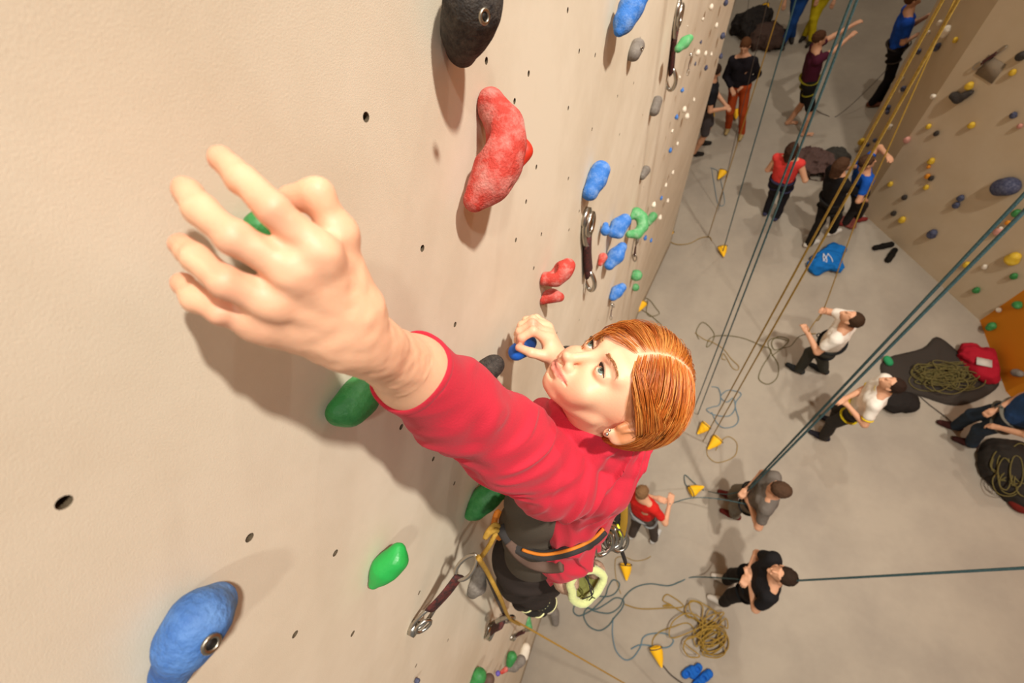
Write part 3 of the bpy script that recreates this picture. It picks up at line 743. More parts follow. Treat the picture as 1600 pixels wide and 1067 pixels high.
hold('bright green wedge hold with a pointed top, alone on the lower wall', [(623,858,.012,9), (618,872,.022,16), (600,890,.022,17), (584,912,.012,8)], mat('bright_green_resin', '26A046', .4, bump=(200, .15, 3)), h=.003, bolt=(627,884,.03,4))
hold('big blue teardrop hold at the lower left corner', [(338,944,.024,30), (312,968,.032,38), (288,1006,.028,34), (266,1052,.018,20), (256,1078,.012,12)], mat('deep_blue_resin', '2B5A9E', .65, bump=(200, .6, 5), mottle=('6F9AD0', 16, .7)), h=.003, bolt=(330,1006,.060,12))
hold('dark grey drop-shaped hold behind the lower quickdraw', [(748,898,.02,12), (744,914,.02,14), (738,926,.01,8)], GREYH, h=.003)
hold('green hold beside the climber trousers', [(792,900,.03,11), (787,916,.03,12)], GREENH, h=.004)
hold('small green hold under the climbing shoes', [(822,968,.03,8), (826,980,.03,6)], PGREENH, h=.005)
hold('white block hold the climbing shoes stand by', [(852,925,.06,11), (856,948,.04,10)], WHITEH, h=.006)
hold('dark foothold under the front climbing shoe', [(866,958,.06,8), (868,972,.05,6)], GREYH, h=.006)
hold('green hold near the bottom edge of the wall', [(800,1026,.05,8), (796,1036,.04,6)], GREENH, h=.006)
hold('curled grey hold near the bottom edge of the wall', [(794,1044,.05,5), (804,1042,.07,6), (814,1032,.06,8)], GREYH, h=.006)
hold('white hold near the bottom edge of the wall', [(818,1024,.05,8), (822,1012,.04,7)], WHITEH, h=.006)
hold('green hold cut by the bottom edge of the photo', [(748,1056,.03,12), (742,1068,.02,10)], GREENH, h=.005)
hold('brown hold beside the green one at the bottom edge', [(764,1062,.04,9)], mat('brown_resin', '5A4438', .7), h=.006)
hold('small red hold at the foot of the wall near the bottom edge', [(790,1046,.03,4), (784,1050,.03,3)], REDH, h=.006)
hold('small violet hold at the foot of the wall near the bottom edge', [(778,1052,.03,4)], mat('violet_resin', '5E4FA0', .6), h=.006)
hold('tiny blue chip hold at the bottom edge left of the green one', [(652,1064,.01,5)], NAVYH, h=.005)
far = [(1090,82,5,0), (1111,11,5,0), (1119,40,4,0), (1129,56,5,1), (1126,88,4,1), (1103,106,4,1), (1102,84,4,0), (1111,85,3,0), (1066,141,4,2), (1069,171,5,0), (1073,182,5,0), (1057,183,4,2),
 (1047,235,4,2), (1058,225,3,0), (1084,156,3,0), (1134,4,5,1), (1051,270,3,0), (1033,310,3,2), (1043,314,3,0), (1021,320,5,0), (1040,290,3,0), (1095,66,3,1), (1031,340,4,0), (1017,376,3,2),
 (1050,205,3,0), (1062,120,3,0), (1008,372,4,2), (1075,40,3,0), (1086,100,3,1), (1098,30,3,0)]
nm = ['white', 'dark', 'pale blue']
ORD = ['topmost', 'second from the top', 'third from the top', 'fourth from the top', 'fifth from the top', 'sixth from the top', 'seventh from the top', 'eighth from the top', 'ninth from the top', 'tenth from the top',
       'eleventh from the top', 'twelfth from the top', 'thirteenth from the top', 'fourteenth from the top', 'fifteenth from the top', 'sixteenth from the top', 'seventeenth from the top', 'eighteenth from the top', 'nineteenth from the top', 'twentieth from the top']
def ordinal(lst, i):
    """place of entry i among those of its colour, from the top of the photo"""
    same = sorted([k for k in range(len(lst)) if lst[k][3] == lst[i][3]], key=lambda k: lst[k][1]); return ORD[same.index(i)]
for i, (x, y, r, c) in enumerate(far):
    hold('%s of the small %s holds far along the climbing wall' % (ordinal(far, i), nm[c]), [(x, y + 1, .03, r*.8), (x + 1, y - 3, .04, r * .55)], [WHITEH, NAVYH, BLUEH][c], group='small %s holds far along the climbing wall' % nm[c], h=.012)

def oval(c, ax, side, L, W, n=28):
    """outline of a carabiner as a closed loop"""
    return [c + ax * (L/2) * math.cos(t) * (1 + .0*t) + side * (W/2) * (math.sin(t) * (1 + .18*math.cos(t))) for t in np.linspace(0, 2*math.pi, n, endpoint=False)]
def carabiner(c, ax, side, parent, L=.095, W=.052, r=.0052, name='carabiner'):
    m = MB(); m.tube(oval(c, ax, side, L, W), r, 8, closed=True, caps=False); o = m.build(name, HANG, parent)
    m = MB(); m.tube([c + side*W*.50 + ax*L*.26, c + side*W*.44 - ax*L*.30], r * .75, 6); m.build('gate', HANG, o); return o
def draw(label, A, B, group=None, sc=1, side=None, hang=True):
    """quickdraw hanging from A (at the wall) to B"""
    t = thing('quickdraw', A, label, 'quickdraw', group); ax = (A - B); L = np.linalg.norm(ax); ax /= L; sc = L / .21
    side = np.cross(ax, WN) if side is None else side; side = side - ax * side.dot(ax); side /= np.linalg.norm(side); nn = np.cross(ax, side)
    if hang:
        m = MB(); m.tube([A - WN*.012, A + WN*.006], .016*sc, 12); m.tube([A + ax*.0 + WN*.012 + side*.016*sc*math.cos(q) - ax*.014*sc + ax*.018*sc*math.sin(q) for q in np.linspace(0, 2*math.pi, 14, endpoint=False)], .004*sc, 6, closed=True, caps=False)
        plabel(m.build('bolt_hanger', HANG, t), 'steel bolt hanger')
    c1 = A - ax * .030*sc; c2 = B + ax * .032*sc
    carabiner(c1, ax, side, t, .070*sc, .032*sc, .0042*sc); carabiner(c2, ax, (nn + side*.6)/1.17, t, .064*sc, .030*sc, .0042*sc)
    m = MB(); m.tube(spline([c1 - ax*.024*sc, (c1+c2)/2 + nn*.003, c2 + ax*.026*sc], 4), .0165*sc, 8, flat=.30, up=nn); m.build('sling', SLING, t); return t
A1 = on_wall(648, 982, .01); B1 = on_wall(744, 868, .10)
def clampL(A, B, L): d = B - A; return A + d / np.linalg.norm(d) * L
draw('quickdraw with a black and red sling on the lower wall, clipped to the rope', A1, B1, sc=float(np.clip(np.linalg.norm(A1-B1)/.20, .7, 1.6)), side=WN*.6 + np.array([0, 1, 0]))
draw('quickdraw hanging under the two-lobed blue hold', on_wall(917, 340, .01), on_wall(921, 452, .02), sc=1.0)
draw('long quickdraw hanging at the top right of the climbing wall', on_wall(1060, 14, .01), on_wall(1046, 140, .02), sc=1.5)
draw('short quickdraw below the climbing shoes, clipped to the rope', on_wall(764, 986, .01), on_wall(796, 964, .12), sc=1.0)
draw('quickdraw at the very foot of the climbed line, clipped to the rope', on_wall(800, 996, .01), on_wall(828, 982, .12), sc=1.1)
draw('quickdraw lying against the wall behind the green hooked hold', on_wall(995, 372, .02), on_wall(991, 408, .03), sc=1.2)
draw('small chain draw by the lowest blue hold', on_wall(957, 476, .02), on_wall(954, 500, .03), sc=1.0)
draw('small dark draw far along the wall beside the green finger hold', on_wall(1080, 85, .03), on_wall(1074, 118, .04), sc=1.6)
# ---------------------------------------------------------------- people down on the floor
SKINP = mat('warm_skin', 'CF9A78', .6, spec=.3, sss=.05)
CLOTH = {}
def cloth(c):
    if c not in CLOTH: CLOTH[c] = mat('cloth_' + c, c, .85, spec=.15, bump=(60, .3, 4), mottle=(c, 5, 0))
    return CLOTH[c]
def ik(a, b, l1, l2, bend):
    d = b - a; D = np.linalg.norm(d); mx = (l1 + l2) * .995
    if D > mx: b = a + d / D * mx; d = b - a; D = mx
    x = (l1*l1 - l2*l2 + D*D) / (2*D); h = math.sqrt(max(0, l1*l1 - x*x)); u = d / D
    bend = np.asarray(bend, float); w = bend - u * bend.dot(u); w /= np.linalg.norm(w) + 1e-9
    return a + u * x + w * h, b
def figure(label, feet, head, H, face, look=0.0, hands=None, shirt='333333', legs='222222', shorts=False, shoes='2a2420', hair='3a2a1c', long_hair=False,
           sleeves=.5, harness=None, barefoot=False, belly=1.0, elbow_out=.6, neckband=None, skin=SKINP, hood=False):
    """feet: two floor pixels (her/his left, right); head: pixel of the head's middle; hands: two (px, py, height)"""
    k = H / 1.76; fw = np.array([face[0], face[1], 0.0]); fw /= np.linalg.norm(fw); rt = np.array([fw[1], -fw[0], 0.0]); up = np.array([0, 0, 1.0])
    fL, fR = on_floor(*feet[0]), on_floor(*feet[1]); base = (fL + fR) / 2
    hc = on_floor(head[0], head[1], H - .12*k) if head else base + up * (H - .12*k)
    shift = hc - base; shift[2] = 0; n_ = np.linalg.norm(shift)
    if n_ > .45: shift *= .45 / n_
    lean = lambda z, r=0, f=0: base + shift * (z / (1.64))**1.0 + rt * r * k + fw * f * k + up * z * k
    neck = lean(1.47, 0, -.01); hc = base + shift + up * (H - .12*k); pel = lean(.95)
    shL, shR = lean(1.40, -.175), lean(1.40, .175); hpL, hpR = lean(.92, -.085), lean(.92, .085)
    akL, akR = fL + up * .08*k, fR + up * .08*k
    knL, akL = ik(hpL, akL, .435*k, .43*k, fw); knR, akR = ik(hpR, akR, .435*k, .43*k, fw)
    W = []
    for i, sh in enumerate((shL, shR)):
        w = on_floor(*hands[i]) if hands and hands[i] else sh - up * .5*k + fw * .12 + rt * (.1 if i else -.1)
        el, w = ik(sh, w, .285*k, .255*k, (rt * (1 if i else -1)) * elbow_out - up * .7 - fw * .3); W.append((sh, el, w))
    t = thing('person', base, label, 'person')
    # head frame
    lf = fw * math.cos(look) + up * math.sin(look); lu = np.cross(rt, lf); HMx = np.stack([rt, lf, lu], 1)
    s = SDF()
    s.frame(hc, HMx, k); s.ell((0, -.012, .025), (.074, .092, .088), .01); s.ell((0, .012, -.035), (.056, .072, .075), .03); s.ell((0, .066, -.088), (.022, .018, .018), .02)
    s.cap((0, .082, .01), (0, .100, -.022), .010, .013, .012); s.cap((-.024, .078, -.062), (.024, .078, -.062), .008, .008, .008); s.cap((-.02, .083, -.056), (.02, .083, -.056), .0035, .0035, .004, 's')
    for sx in (-1, 1):
        s.ell((sx*.077, -.005, -.01), (.010, .018, .032), .008); s.ell((sx*.030, .088, .008), (.016, .010, .009), .010, 's'); s.cap((sx*.012, .080, .024), (sx*.045, .068, .024), .008, .008, .012); s.ell((sx*.030, .074, .006), (.011, .009, .009), .004)
    s.frame(np.zeros(3), np.eye(3))
    s.cap(hc - lu * .05*k - lf * .02*k, neck, .054*k, .060*k, .03); s.cap(neck, shL, .062*k, .056*k, .04); s.cap(neck, shR, .062*k, .056*k, .04)
    ch = lean(1.24); s.cap(lean(1.30, -.07), pel - rt*.05, .11*k, .105*k, .05); s.cap(lean(1.30, .07), pel + rt*.05, .11*k, .105*k, .05)
    for hp, kn, ak, ft in ((hpL, knL, akL, fL), (hpR, knR, akR, fR)):
        s.cap(hp, kn, .082*k, .056*k, .03); s.cap(kn, (kn*.6 + ak*.4), .054*k, .054*k, .03); s.cap(kn*.6 + ak*.4, ak, .054*k, .038*k, .02)
        f0 = np.array([ak[0], ak[1], .035]); s.cap(ak, f0 - fw*.03, .036*k, .032*k, .02); s.cap(f0 - fw*.03, f0 + fw*.13*k + up*(-.010), .034*k, .024*k, .02)
        if barefoot:
            for q in range(5): a = f0 + fw*(.13 - abs(q-1)*.008)*k + rt*(q-2)*.016*k - up*.018; s.cap(a, a + fw*.03*k, .011, .009, .004)
    for i, (sh, el, w) in enumerate(W):
        s.cap(sh, el, .050*k, .040*k, .02); s.cap(el, w, .040*k, .026*k, .015)
        d = w - el; d /= np.linalg.norm(d); sd = np.cross(d, up if abs(d[2]) < .8 else fw); sd /= np.linalg.norm(sd); pn = np.cross(d, sd); pn = -pn if pn.dot(up) > 0 else pn
        s.cap(w, w + d*.05, .026*k, .030*k, .015)
        for q in range(4):
            b0 = w + d*.075 + sd*(q-1.5)*.019; ln = (.034, .040, .037, .030)[q]; b1 = b0 + d*ln + pn*.008; s.cap(w + d*.03 + sd*(q-1.5)*.012, b0, .014, .0115, .01); s.cap(b0, b1, .0105, .0095, .004); s.cap(b1, b1 + d*ln*.45 + pn*ln*.75, .0095, .008, .003)
        s1 = sd if i else -sd; b0 = w + d*.02 + s1*.03; s.cap(w + d*.01 + s1*.012, b0 + d*.02, .015, .012, .01); s.cap(b0 + d*.02, b0 + d*.055 + pn*.012, .0115, .009, .004)
    s.build('body', skin, t, h=.0085)
    # shirt
    c = SDF(); g = .016; T_ = shirt
    c.cap(lean(1.32, -.075), lean(1.02, -.05), .118*k, .118*k*belly, .05); c.cap(lean(1.32, .075), lean(1.02, .05), .118*k, .118*k*belly, .05)
    c.cap(neck - up*.02, shL, .066*k, .066*k, .05); c.cap(neck - up*.02, shR, .066*k, .066*k, .05)
    if sleeves > 0:
        for sh, el, w in W:
            if sleeves <= 1: e = sh + (el - sh) * sleeves; c.cap(sh, e, .068*k, (.066 - .012*sleeves)*k, .03); d = (el-sh)/np.linalg.norm(el-sh)
            else: c.cap(sh, el, .066*k, .054*k, .03); e = el + (w - el) * (sleeves - 1); c.cap(el, e, .054*k, .042*k, .02)
    c.ell(neck + lf*.01 + up*.03, .060*k, .01, 's')
    sd_ = int(abs(base[0]*1000)) % 50
    c.disp = lambda P: .009 * vnoise(P * 9, sd_) + .004 * vnoise(P * 28, sd_ + 1)
    sh_o = c.build('jumper' if sleeves > 1 else 'shirt', cloth(T_), t, h=.011)
    if neckband:
        m = MB(); q0 = neck + up*.012 + fw*.012; m.tube([q0 + (rt*math.cos(a) + fw*math.sin(a)*1.05 - up*.35*math.sin(a))*.070*k for a in np.linspace(0, 2*math.pi, 24, endpoint=False)], .008, 6, closed=True, caps=False); m.build('neckband', cloth(neckband), sh_o)
        for sh, el, w in W:
            e = sh + (el - sh) * sleeves; d = (el-sh)/np.linalg.norm(el-sh); u = np.cross(d, fw); u /= np.linalg.norm(u); v = np.cross(d, u)
            m = MB(); m.tube([e + d*.045*k + (u*math.cos(a) + v*math.sin(a))*.054*k for a in np.linspace(0, 2*math.pi, 20, endpoint=False)], .008, 6, closed=True, caps=False); m.build('sleeve_band', cloth(neckband), sh_o)
    # trousers or shorts
    c = SDF(); c.cap(hpL + up*.03, hpR + up*.03, .112*k, .112*k, .04); c.cap(lean(1.0, -.03), lean(1.0, .03), .118*k, .118*k, .04)
    for hp, kn, ak in ((hpL, knL, akL), (hpR, knR, akR)):
        if shorts: c.cap(hp, hp + (kn - hp)*.92, .098*k, .082*k, .03)
        else: c.cap(hp, kn, .096*k, .074*k, .03); c.cap(kn, ak - up*.0, .072*k, .062*k, .03)
    c.disp = lambda P: .008 * vnoise(P * 11, sd_ + 3)
    c.build('shorts' if shorts else 'trousers', cloth(legs), t, h=.011)
    if not barefoot:
        for ak in (akL, akR):
            c = SDF(); f0 = np.array([ak[0], ak[1], .040]); c.cap(f0 - fw*.045 + up*.012, f0 + fw*.05, .043*k, .044*k, .02); c.cap(f0 + fw*.05, f0 + fw*.15*k, .044*k, .034*k, .02)
            c.p.append(('p', np.array([0, 0, .004]), np.array([0, 0, -1.0]), None, None, 0, 'i', f0, 1e6)); c.build('shoe', cloth(shoes), t, h=.009)
    # hair
    c = SDF(); c.frame(hc, HMx, k); c.ell((0, -.020, .034), (.084, .100, .093), .01)
    if long_hair: c.cap((0, -.06, .0), (0, -.085, -.14), .070, .045, .04); c.cap((-.05, -.03, 0), (-.05, -.05, -.13), .04, .03, .03); c.cap((.05, -.03, 0), (.05, -.05, -.13), .04, .03, .03)
    c.ell((0, .092, -.028), (.070, .074, .082), .010, 's')
    if not long_hair: c.cap((-.12, .02, -.085), (.12, .02, -.085), .075, .075, .01, 's'); c.ell((0, -.06, -.115), (.1, .08, .06), .01, 's')
    for sx in (-1, 1):
        if not long_hair: c.ell((sx*.095, .005, -.02), (.03, .028, .04), .01, 's')
    c.disp = lambda P: .006 * vnoise(P * 55, sd_ + 9)
    c.build('hair', cloth(hair), t, h=.0075)
    if harness:
        c0 = lean(1.0); m = MB(); m.tube([c0 + (rt*math.cos(a)*.175*belly + fw*math.sin(a)*.142*belly)*k for a in np.linspace(0, 2*math.pi, 30, endpoint=False)], .022, 8, closed=True, caps=False, flat=.45, up=up)
        hb = m.build('harness_belt', cloth(harness), t)
        for hp, kn in ((hpL, knL), (hpR, knR)):
            d = (kn-hp)/np.linalg.norm(kn-hp); u = np.cross(d, fw); u /= np.linalg.norm(u); v = np.cross(d, u); q = hp + d*.13
            m = MB(); m.tube([q + (u*math.cos(a) + v*math.sin(a))*.098*k for a in np.linspace(0, 2*math.pi, 24, endpoint=False)], .018, 8, closed=True, caps=False, flat=.4, up=d); m.build('leg_loop', cloth(harness), t)
        m = MB(); q = c0 + fw*.165*k; m.tube([q + (up*math.cos(a)*.045 + fw*math.sin(a)*.02) for a in np.linspace(0, 2*math.pi, 16, endpoint=False)], .007, 6, closed=True, caps=False); m.build('belay_loop', cloth(harness), t)
    t['_w'] = 0; del t['_w']
    return dict(root=t, hands=[w for _, _, w in W], loop=lean(1.0, 0, .2), head=hc)
P_black = figure('man in a black t-shirt leaning back on a taut rope and looking up', [(1128,940), (1134,906)], (1222,898), 1.78, (-1, -.05), .75, [(1172,908,1.22), (1168,898,1.20)], '1C1A1B', '26211F', shoes='D8CFC2', hair='2C1F16', harness='1a1a1a', elbow_out=1.4, sleeves=.62)
P_grey = figure('man in a grey t-shirt bending over his belay device', [(1146,806), (1142,776)], (1217,765), 1.76, (-1, .05), -.25, [(1172,788,1.10), (1168,764,1.12)], '6A625A', '6F675A', shoes='5A1E18', hair='4A3526', harness='2a2a2a', elbow_out=1.2, sleeves=.62)
P_child = figure('child in a red t-shirt seen from above and behind', [(988,836), (1022,842)], (1004,768), 1.50, (.35, 1), -.2, [(1024,778,1.05), (1046,788,1.08)], 'C8251F', '4A3F38', shoes='B4B0AA', hair='7A5A3C', harness='8a8a88', sleeves=.6, elbow_out=.9)
P_white = figure('bearded man in a plain white t-shirt looking up, one hand raised on a rope', [(1284,580), (1246,580)], (1330,497), 1.80, (-1, .35), 1.05, [(1262,520,1.22), (1286,486,1.55)], 'E6DDCF', '3A3A34', shoes='2b2b2b', hair='3a281a', harness='1d1d1d', sleeves=.55)
P_yellow = figure('person in a white t-shirt with yellow edging, looking up', [(1284,684), (1300,660)], (1393,600), 1.72, (-1, .2), 1.0, [(1325,634,1.15), (1322,622,1.18)], 'E6DDCF', '34302C', shoes='26242a', hair='2a1c14', harness='D8C020', neckband='E0C020', sleeves=.55)
P_jeans = figure('person in a blue shirt and dark jeans cut by the right edge of the photo', [(1512,694), (1488,668)], None, 1.78, (-1, .1), .0, [(1560,668,.95), (1556,640,.95)], '2C4A78', '2A3440', shoes='3a1c18', hair='2a1c14', harness='6a6458')
P_tank = figure('woman in a coral red tank top seen from behind, brown hair', [(1196,334), (1212,342)], (1238,233), 1.66, (.25, 1), .1, [(1226,262,1.05), (1252,268,1.05)], 'D8403A', '1f1c20', shoes='3a3a52', hair='3a2418', long_hair=True, sleeves=0, harness='33324a')
P_lean = figure('person in black clothes with long brown hair leaning to the wall', [(1262,384), (1298,366)], (1316,258), 1.74, (.8, .6), .1, [(1330,262,1.3), (1350,300,1.0)], '191718', '1c1917', shoes='D0C8BC', hair='4a3222', long_hair=True, sleeves=1.6, harness='22201e')
P_blue2 = figure('person in a bright blue t-shirt reaching an arm to the right wall', [(1318,352), (1338,344)], (1350,256), 1.66, (1, .3), .2, [(1386,243,1.62), (1350,312,.95)], '1B55B0', '2a2422', shoes='7a2a26', hair='4a3424', sleeves=.55)
P_purple = figure('person in a maroon t-shirt and black shorts, both arms stretched out', [(1232,194), (1256,212)], (1281,60), 1.76, (1, .25), .1, [(1338,36,1.62), (1343,46,1.58)], '4A1A2C', '1a1817', shorts=True, hair='4a2f1e', sleeves=.5, barefoot=True, harness='8A8020')
P_blk2 = figure('man in a black t-shirt and grey shorts standing close to the climbing wall', [(1096,226), (1084,243)], (1117,112), 1.78, (1, .15), -.5, [(1134,164,1.10), (1130,170,1.08)], '201F22', '4A4444', shorts=True, shoes='2a2622', hair='33241a')
P_orange = figure('person in a dark jumper and orange trousers facing the camera', [(1158,212), (1137,203)], (1164,72), 1.72, (-.05, -1), -.25, [(1162,133,1.0), (1143,138,1.0)], '1C181C', 'A8451C', shoes='A89060', hair='5a3820', sleeves=1.85)
P_topblue = figure('person whose blue jeans show at the top edge of the photo', [(1222,72), (1236,62)], None, 1.75, (.2, -1), 0, None, '2a2a30', '1F4684', shoes='3a3430', hair='3a2a1c')
P_topyel = figure('person whose bright yellow trousers show at the top edge of the photo', [(1256,60), (1266,68)], None, 1.75, (-.4, -1), 0, None, '33303c', 'C9B41C', shoes='2f2a22', hair='3a2a1c')
P_bluecl = figure('person in a bright blue t-shirt and black trousers at the top by the right wall', [(1374,158), (1360,166)], (1428,-2), 1.78, (1, .1), .4, [(1448,26,1.4), (1430,56,1.12)], '1E4DB0', '181416', shoes='6a4232', hair='5a3a24', sleeves=.6, harness='3a3028')
# ---------------------------------------------------------------- ropes, rope weights, bags and shoes
ROPE_T = mat('teal_rope', '2C4B50', .8, bump=(900, .4, 2), mottle=('6c8a8c', 120, .35))
ROPE_O = mat('ochre_rope', '8A6A22', .8, bump=(900, .4, 2), mottle=('C9A84E', 120, .4))
ROPE_G = mat('olive_rope', '5A5028', .8, bump=(900, .4, 2), mottle=('8a7c40', 120, .4))
ROPE_B = mat('blue_grey_rope', '5C7A88', .8, bump=(900, .4, 2))
ROPE_D = mat('dark_grey_rope', '4A4038', .8)
YEL = mat('yellow_pouch_fabric', 'F7BC14', .7, bump=(120, .3, 3))
def rope(label, P, m, r=.0052, n=10, group=None, name='climbing_rope'):
    mb = MB(); mb.tube(spline(P, n), r, 7); o = mb.build(name, m); return tag(o, label, 'rope', group)
def fl(pts, h=.008): return [on_floor(x, y, h + .004 * (i % 3)) for i, (x, y) in enumerate(pts)]
def plumb(a, b):
    """vertical rope seen from pixel a (upper) to b (where it meets the floor)"""
    B = on_floor(*b); v = ray(*a); t = (B[:2].dot(v[:2])) / (v[:2].dot(v[:2])); top = CAMP + v * t
    return B, top
def hangrope(label, a, b, m, r=.0055, z0=.02, group=None, ext=.25):
    B, top = plumb(a, b); B = B + np.array([0, 0, z0]); d = top - B; top = top + d * ext
    mid = (B + top) / 2; mb = MB(); mb.tube(np.linspace(B, top, 12), r, 8); return tag(mb.build('climbing_rope', m), label, 'rope', group)
# plumb ropes
hangrope('left strand of the plumb teal rope pair passing the tank-top woman', (1330,0), (1084,640), ROPE_T, .0060)
hangrope('right strand of the plumb teal rope pair passing the tank-top woman', (1339,0), (1090,648), ROPE_T, .0060)
hangrope('left strand of the long ochre rope pair hanging through the middle of the hall', (1473,0), (1098,690), ROPE_O, .0060)
hangrope('right strand of the long ochre rope pair hanging through the middle of the hall', (1497,0), (1106,694), ROPE_O, .0060)
hangrope('single teal rope hanging down to the yellow pouch left of the tank-top woman', (1226,60), (1128,398), ROPE_T, .0075)
hangrope('thin ochre rope hanging in front of the person in orange trousers', (1222,0), (1106,372), ROPE_O, .0062)
hangrope('thin grey rope hanging close to the climbing wall', (1200,0), (1122,330), ROPE_D, .0045)
hangrope('thin grey rope at the top edge beside the dark pile', (1170,0), (1162,60), ROPE_D, .0045, ext=.5)
# ropes to belayers
h = P_white['hands'][1]; tp = at(1500, -20, 3.0)
rope('ochre rope running up from the hand of the man in the white t-shirt', [h + (0,0,-.25), h, at(1340,340,4.4), at(1400,205,3.7), tp], ROPE_O, .0060)
rope('slack rope from the raised hand to the harness of the white t-shirt man', [h + (0,0,.02), P_white['hands'][0] + np.array([0,0,.05]), P_white['loop']], ROPE_O, .0055)
g = P_grey['hands'][1]
for (x, y, i) in ((1640,262,'upper'), (1640,290,'lower')):
    rope('%s strand of the teal pair from the grey-shirted man to the right edge' % i, [g + np.array([0, .01 if i == 'upper' else -.03, 0]), at(x, y, 1.95)], ROPE_T, .0100 if i == 'lower' else .0094, n=20)
rope('dark teal rope from the grey-shirted man to the yellow pouch beside him', [g + np.array([0, 0, -.02]), on_floor(1136,772,.75)] + fl([(1108,768), (1096,764), (1082,752), (1070,742), (1072,758), (1086,766)], .02), ROPE_T, .0062)
rope('thin teal rope between the child and the grey-shirted man', [P_grey['hands'][0] + np.array([0, 0, -.03]), on_floor(1120,779,.9), on_floor(1080,778,.85), P_child['hands'][1] + np.array([0, 0, .03])], ROPE_T, .0055)
b = P_black['hands'][0]
rope('taut dark teal rope from the black t-shirt man to the right edge', [b + np.array([0, 0, .02]), at(1225,908,4.4), at(1660,884,2.4)], ROPE_T, .0088, n=20)
rope('long teal rope trailing on the floor from the man in the black t-shirt', [b - np.array([.02, 0, .02]), on_floor(1142,904,.8), on_floor(1110,902,.25)] + fl([(1080,902), (1062,909), (1044,915), (1015,912), (992,918), (976,932), (968,948), (952,958), (930,955), (918,950), (912,962), (920,978), (936,985), (950,978), (960,965), (972,950), (974,938), (962,934), (946,944), (930,952), (915,948), (900,944), (896,955), (904,962), (916,958), (928,950), (945,932), (950,918), (958,906), (968,912), (962,926), (948,932), (928,930)]), ROPE_T, .0072)
rope('blue-grey rope looping on the floor toward the lower yellow pouch', fl([(958,965), (957,990), (962,1015), (975,1030), (988,1028), (1000,1012), (1005,996), (1018,990), (1040,990), (1052,1000), (1046,1010), (1032,1012), (1012,1008), (998,1008), (986,1014)]), ROPE_B, .0068)
cp = [(1036,947), (1046,945), (1062,954)]
for i in range(15):                                          # loose overlapping loops
    cx, cy = 1098 + rnd.uniform(-26, 30), 982 + rnd.uniform(-30, 32); ra, rb_ = rnd.uniform(12, 30), rnd.uniform(10, 22); ph = rnd.uniform(0, 6.3); tl = rnd.uniform(-.9, .9)
    for q in range(6):
        a = ph + q * 1.1; X, Y = ra * math.cos(a), rb_ * math.sin(a); cp.append((cx + X*math.cos(tl) - Y*math.sin(tl), cy + X*math.sin(tl) + Y*math.cos(tl)))
rope('tangled ochre rope heap on the floor left of the blue clogs', [on_floor(x, y, .01 + .0012 * i) for i, (x, y) in enumerate([(976,944), (1000,951), (1040,950), (1068,947), (1044,929), (1036,938), (1050,946)] + cp)] + fl([(1078,975), (1050,980), (1030,988), (1020,1000), (1020,1018)]), ROPE_O, .0070)
rope('ochre rope on the floor around the pouch under the climber gear', fl([(1017,869), (1008,874), (992,876), (975,870), (963,872), (961,885), (963,905), (970,928)]), ROPE_O, .0045)
rope('yellow rope loop beside the pouch right of the climber hair', fl([(1104,698), (1106,712), (1118,722), (1134,720), (1148,712), (1152,700), (1150,690), (1138,682), (1126,690), (1118,704)]), ROPE_O, .0050)
rope('ochre rope loops on the floor upper right of the climber hair', fl([(1092,530), (1088,518), (1096,504), (1106,508), (1116,522), (1112,536), (1104,542), (1110,528), (1130,524), (1160,528), (1190,540), (1205,548), (1190,575), (1186,592), (1200,600), (1214,590), (1216,570), (1206,552), (1200,535), (1212,528), (1232,532)]), ROPE_G, .0058)
rope('ochre rope tail with a small coil on the floor above the climber hair', fl([(1086,520), (1100,530), (1112,534), (1130,545), (1142,560), (1154,572), (1152,578), (1144,574), (1136,560), (1130,552), (1128,560), (1134,562)]), ROPE_O, .0050)
rope('rope slack between the feet of the man in the white t-shirt', [P_white['loop'], on_floor(1250,525,.6), on_floor(1236,540,.2)] + fl([(1226,543), (1210,546), (1206,534), (1216,526), (1232,530), (1226,540), (1206,556)]), ROPE_G, .0058)
rope('blue-grey rope loops on the floor right of the climber hair', fl([(1112,604), (1122,606), (1126,618), (1124,632), (1112,636), (1104,640), (1116,648), (1138,650), (1148,640), (1150,628), (1158,616), (1150,611), (1136,610), (1126,620), (1136,628), (1146,622), (1150,640), (1154,656), (1146,666), (1130,668), (1120,660), (1112,644)]), ROPE_B, .0062)
rope('yellow rope tail on the floor below the climbing wall, by the middle pouch', fl([(1040,370), (1048,378), (1060,382), (1078,380), (1094,372), (1108,370), (1112,376)]), ROPE_O, .0065)
rope('yellow rope tail on the floor by the lowest pouch at the wall foot', fl([(998,462), (1014,468), (1024,480), (1030,490), (1016,494), (1010,486), (1012,470), (1002,482), (1016,492), (1034,508)]), ROPE_G, .0055)
rope('thin grey rope on the floor near the foot of the climbing wall', fl([(1110,262), (1122,268), (1128,290), (1132,318), (1122,318), (1116,288), (1112,264)]), ROPE_B, .0045)
rope('grey rope sagging from the blue-shirted person by the right wall', [P_bluecl['loop'], on_floor(1345,150,.35)] + fl([(1306,182), (1292,180), (1276,172), (1274,160)]), ROPE_D, .0055)
rope('dark rope lying on the floor from the lower yellow pouch to the bottom edge', fl([(1036,1040), (1048,1054), (1064,1066), (1085,1080)]), ROPE_D, .0080)
rope('dark rope on the floor between the big rope pile and the person in jeans', fl([(1436,618), (1452,632), (1476,650), (1490,662)]), ROPE_D, .006)
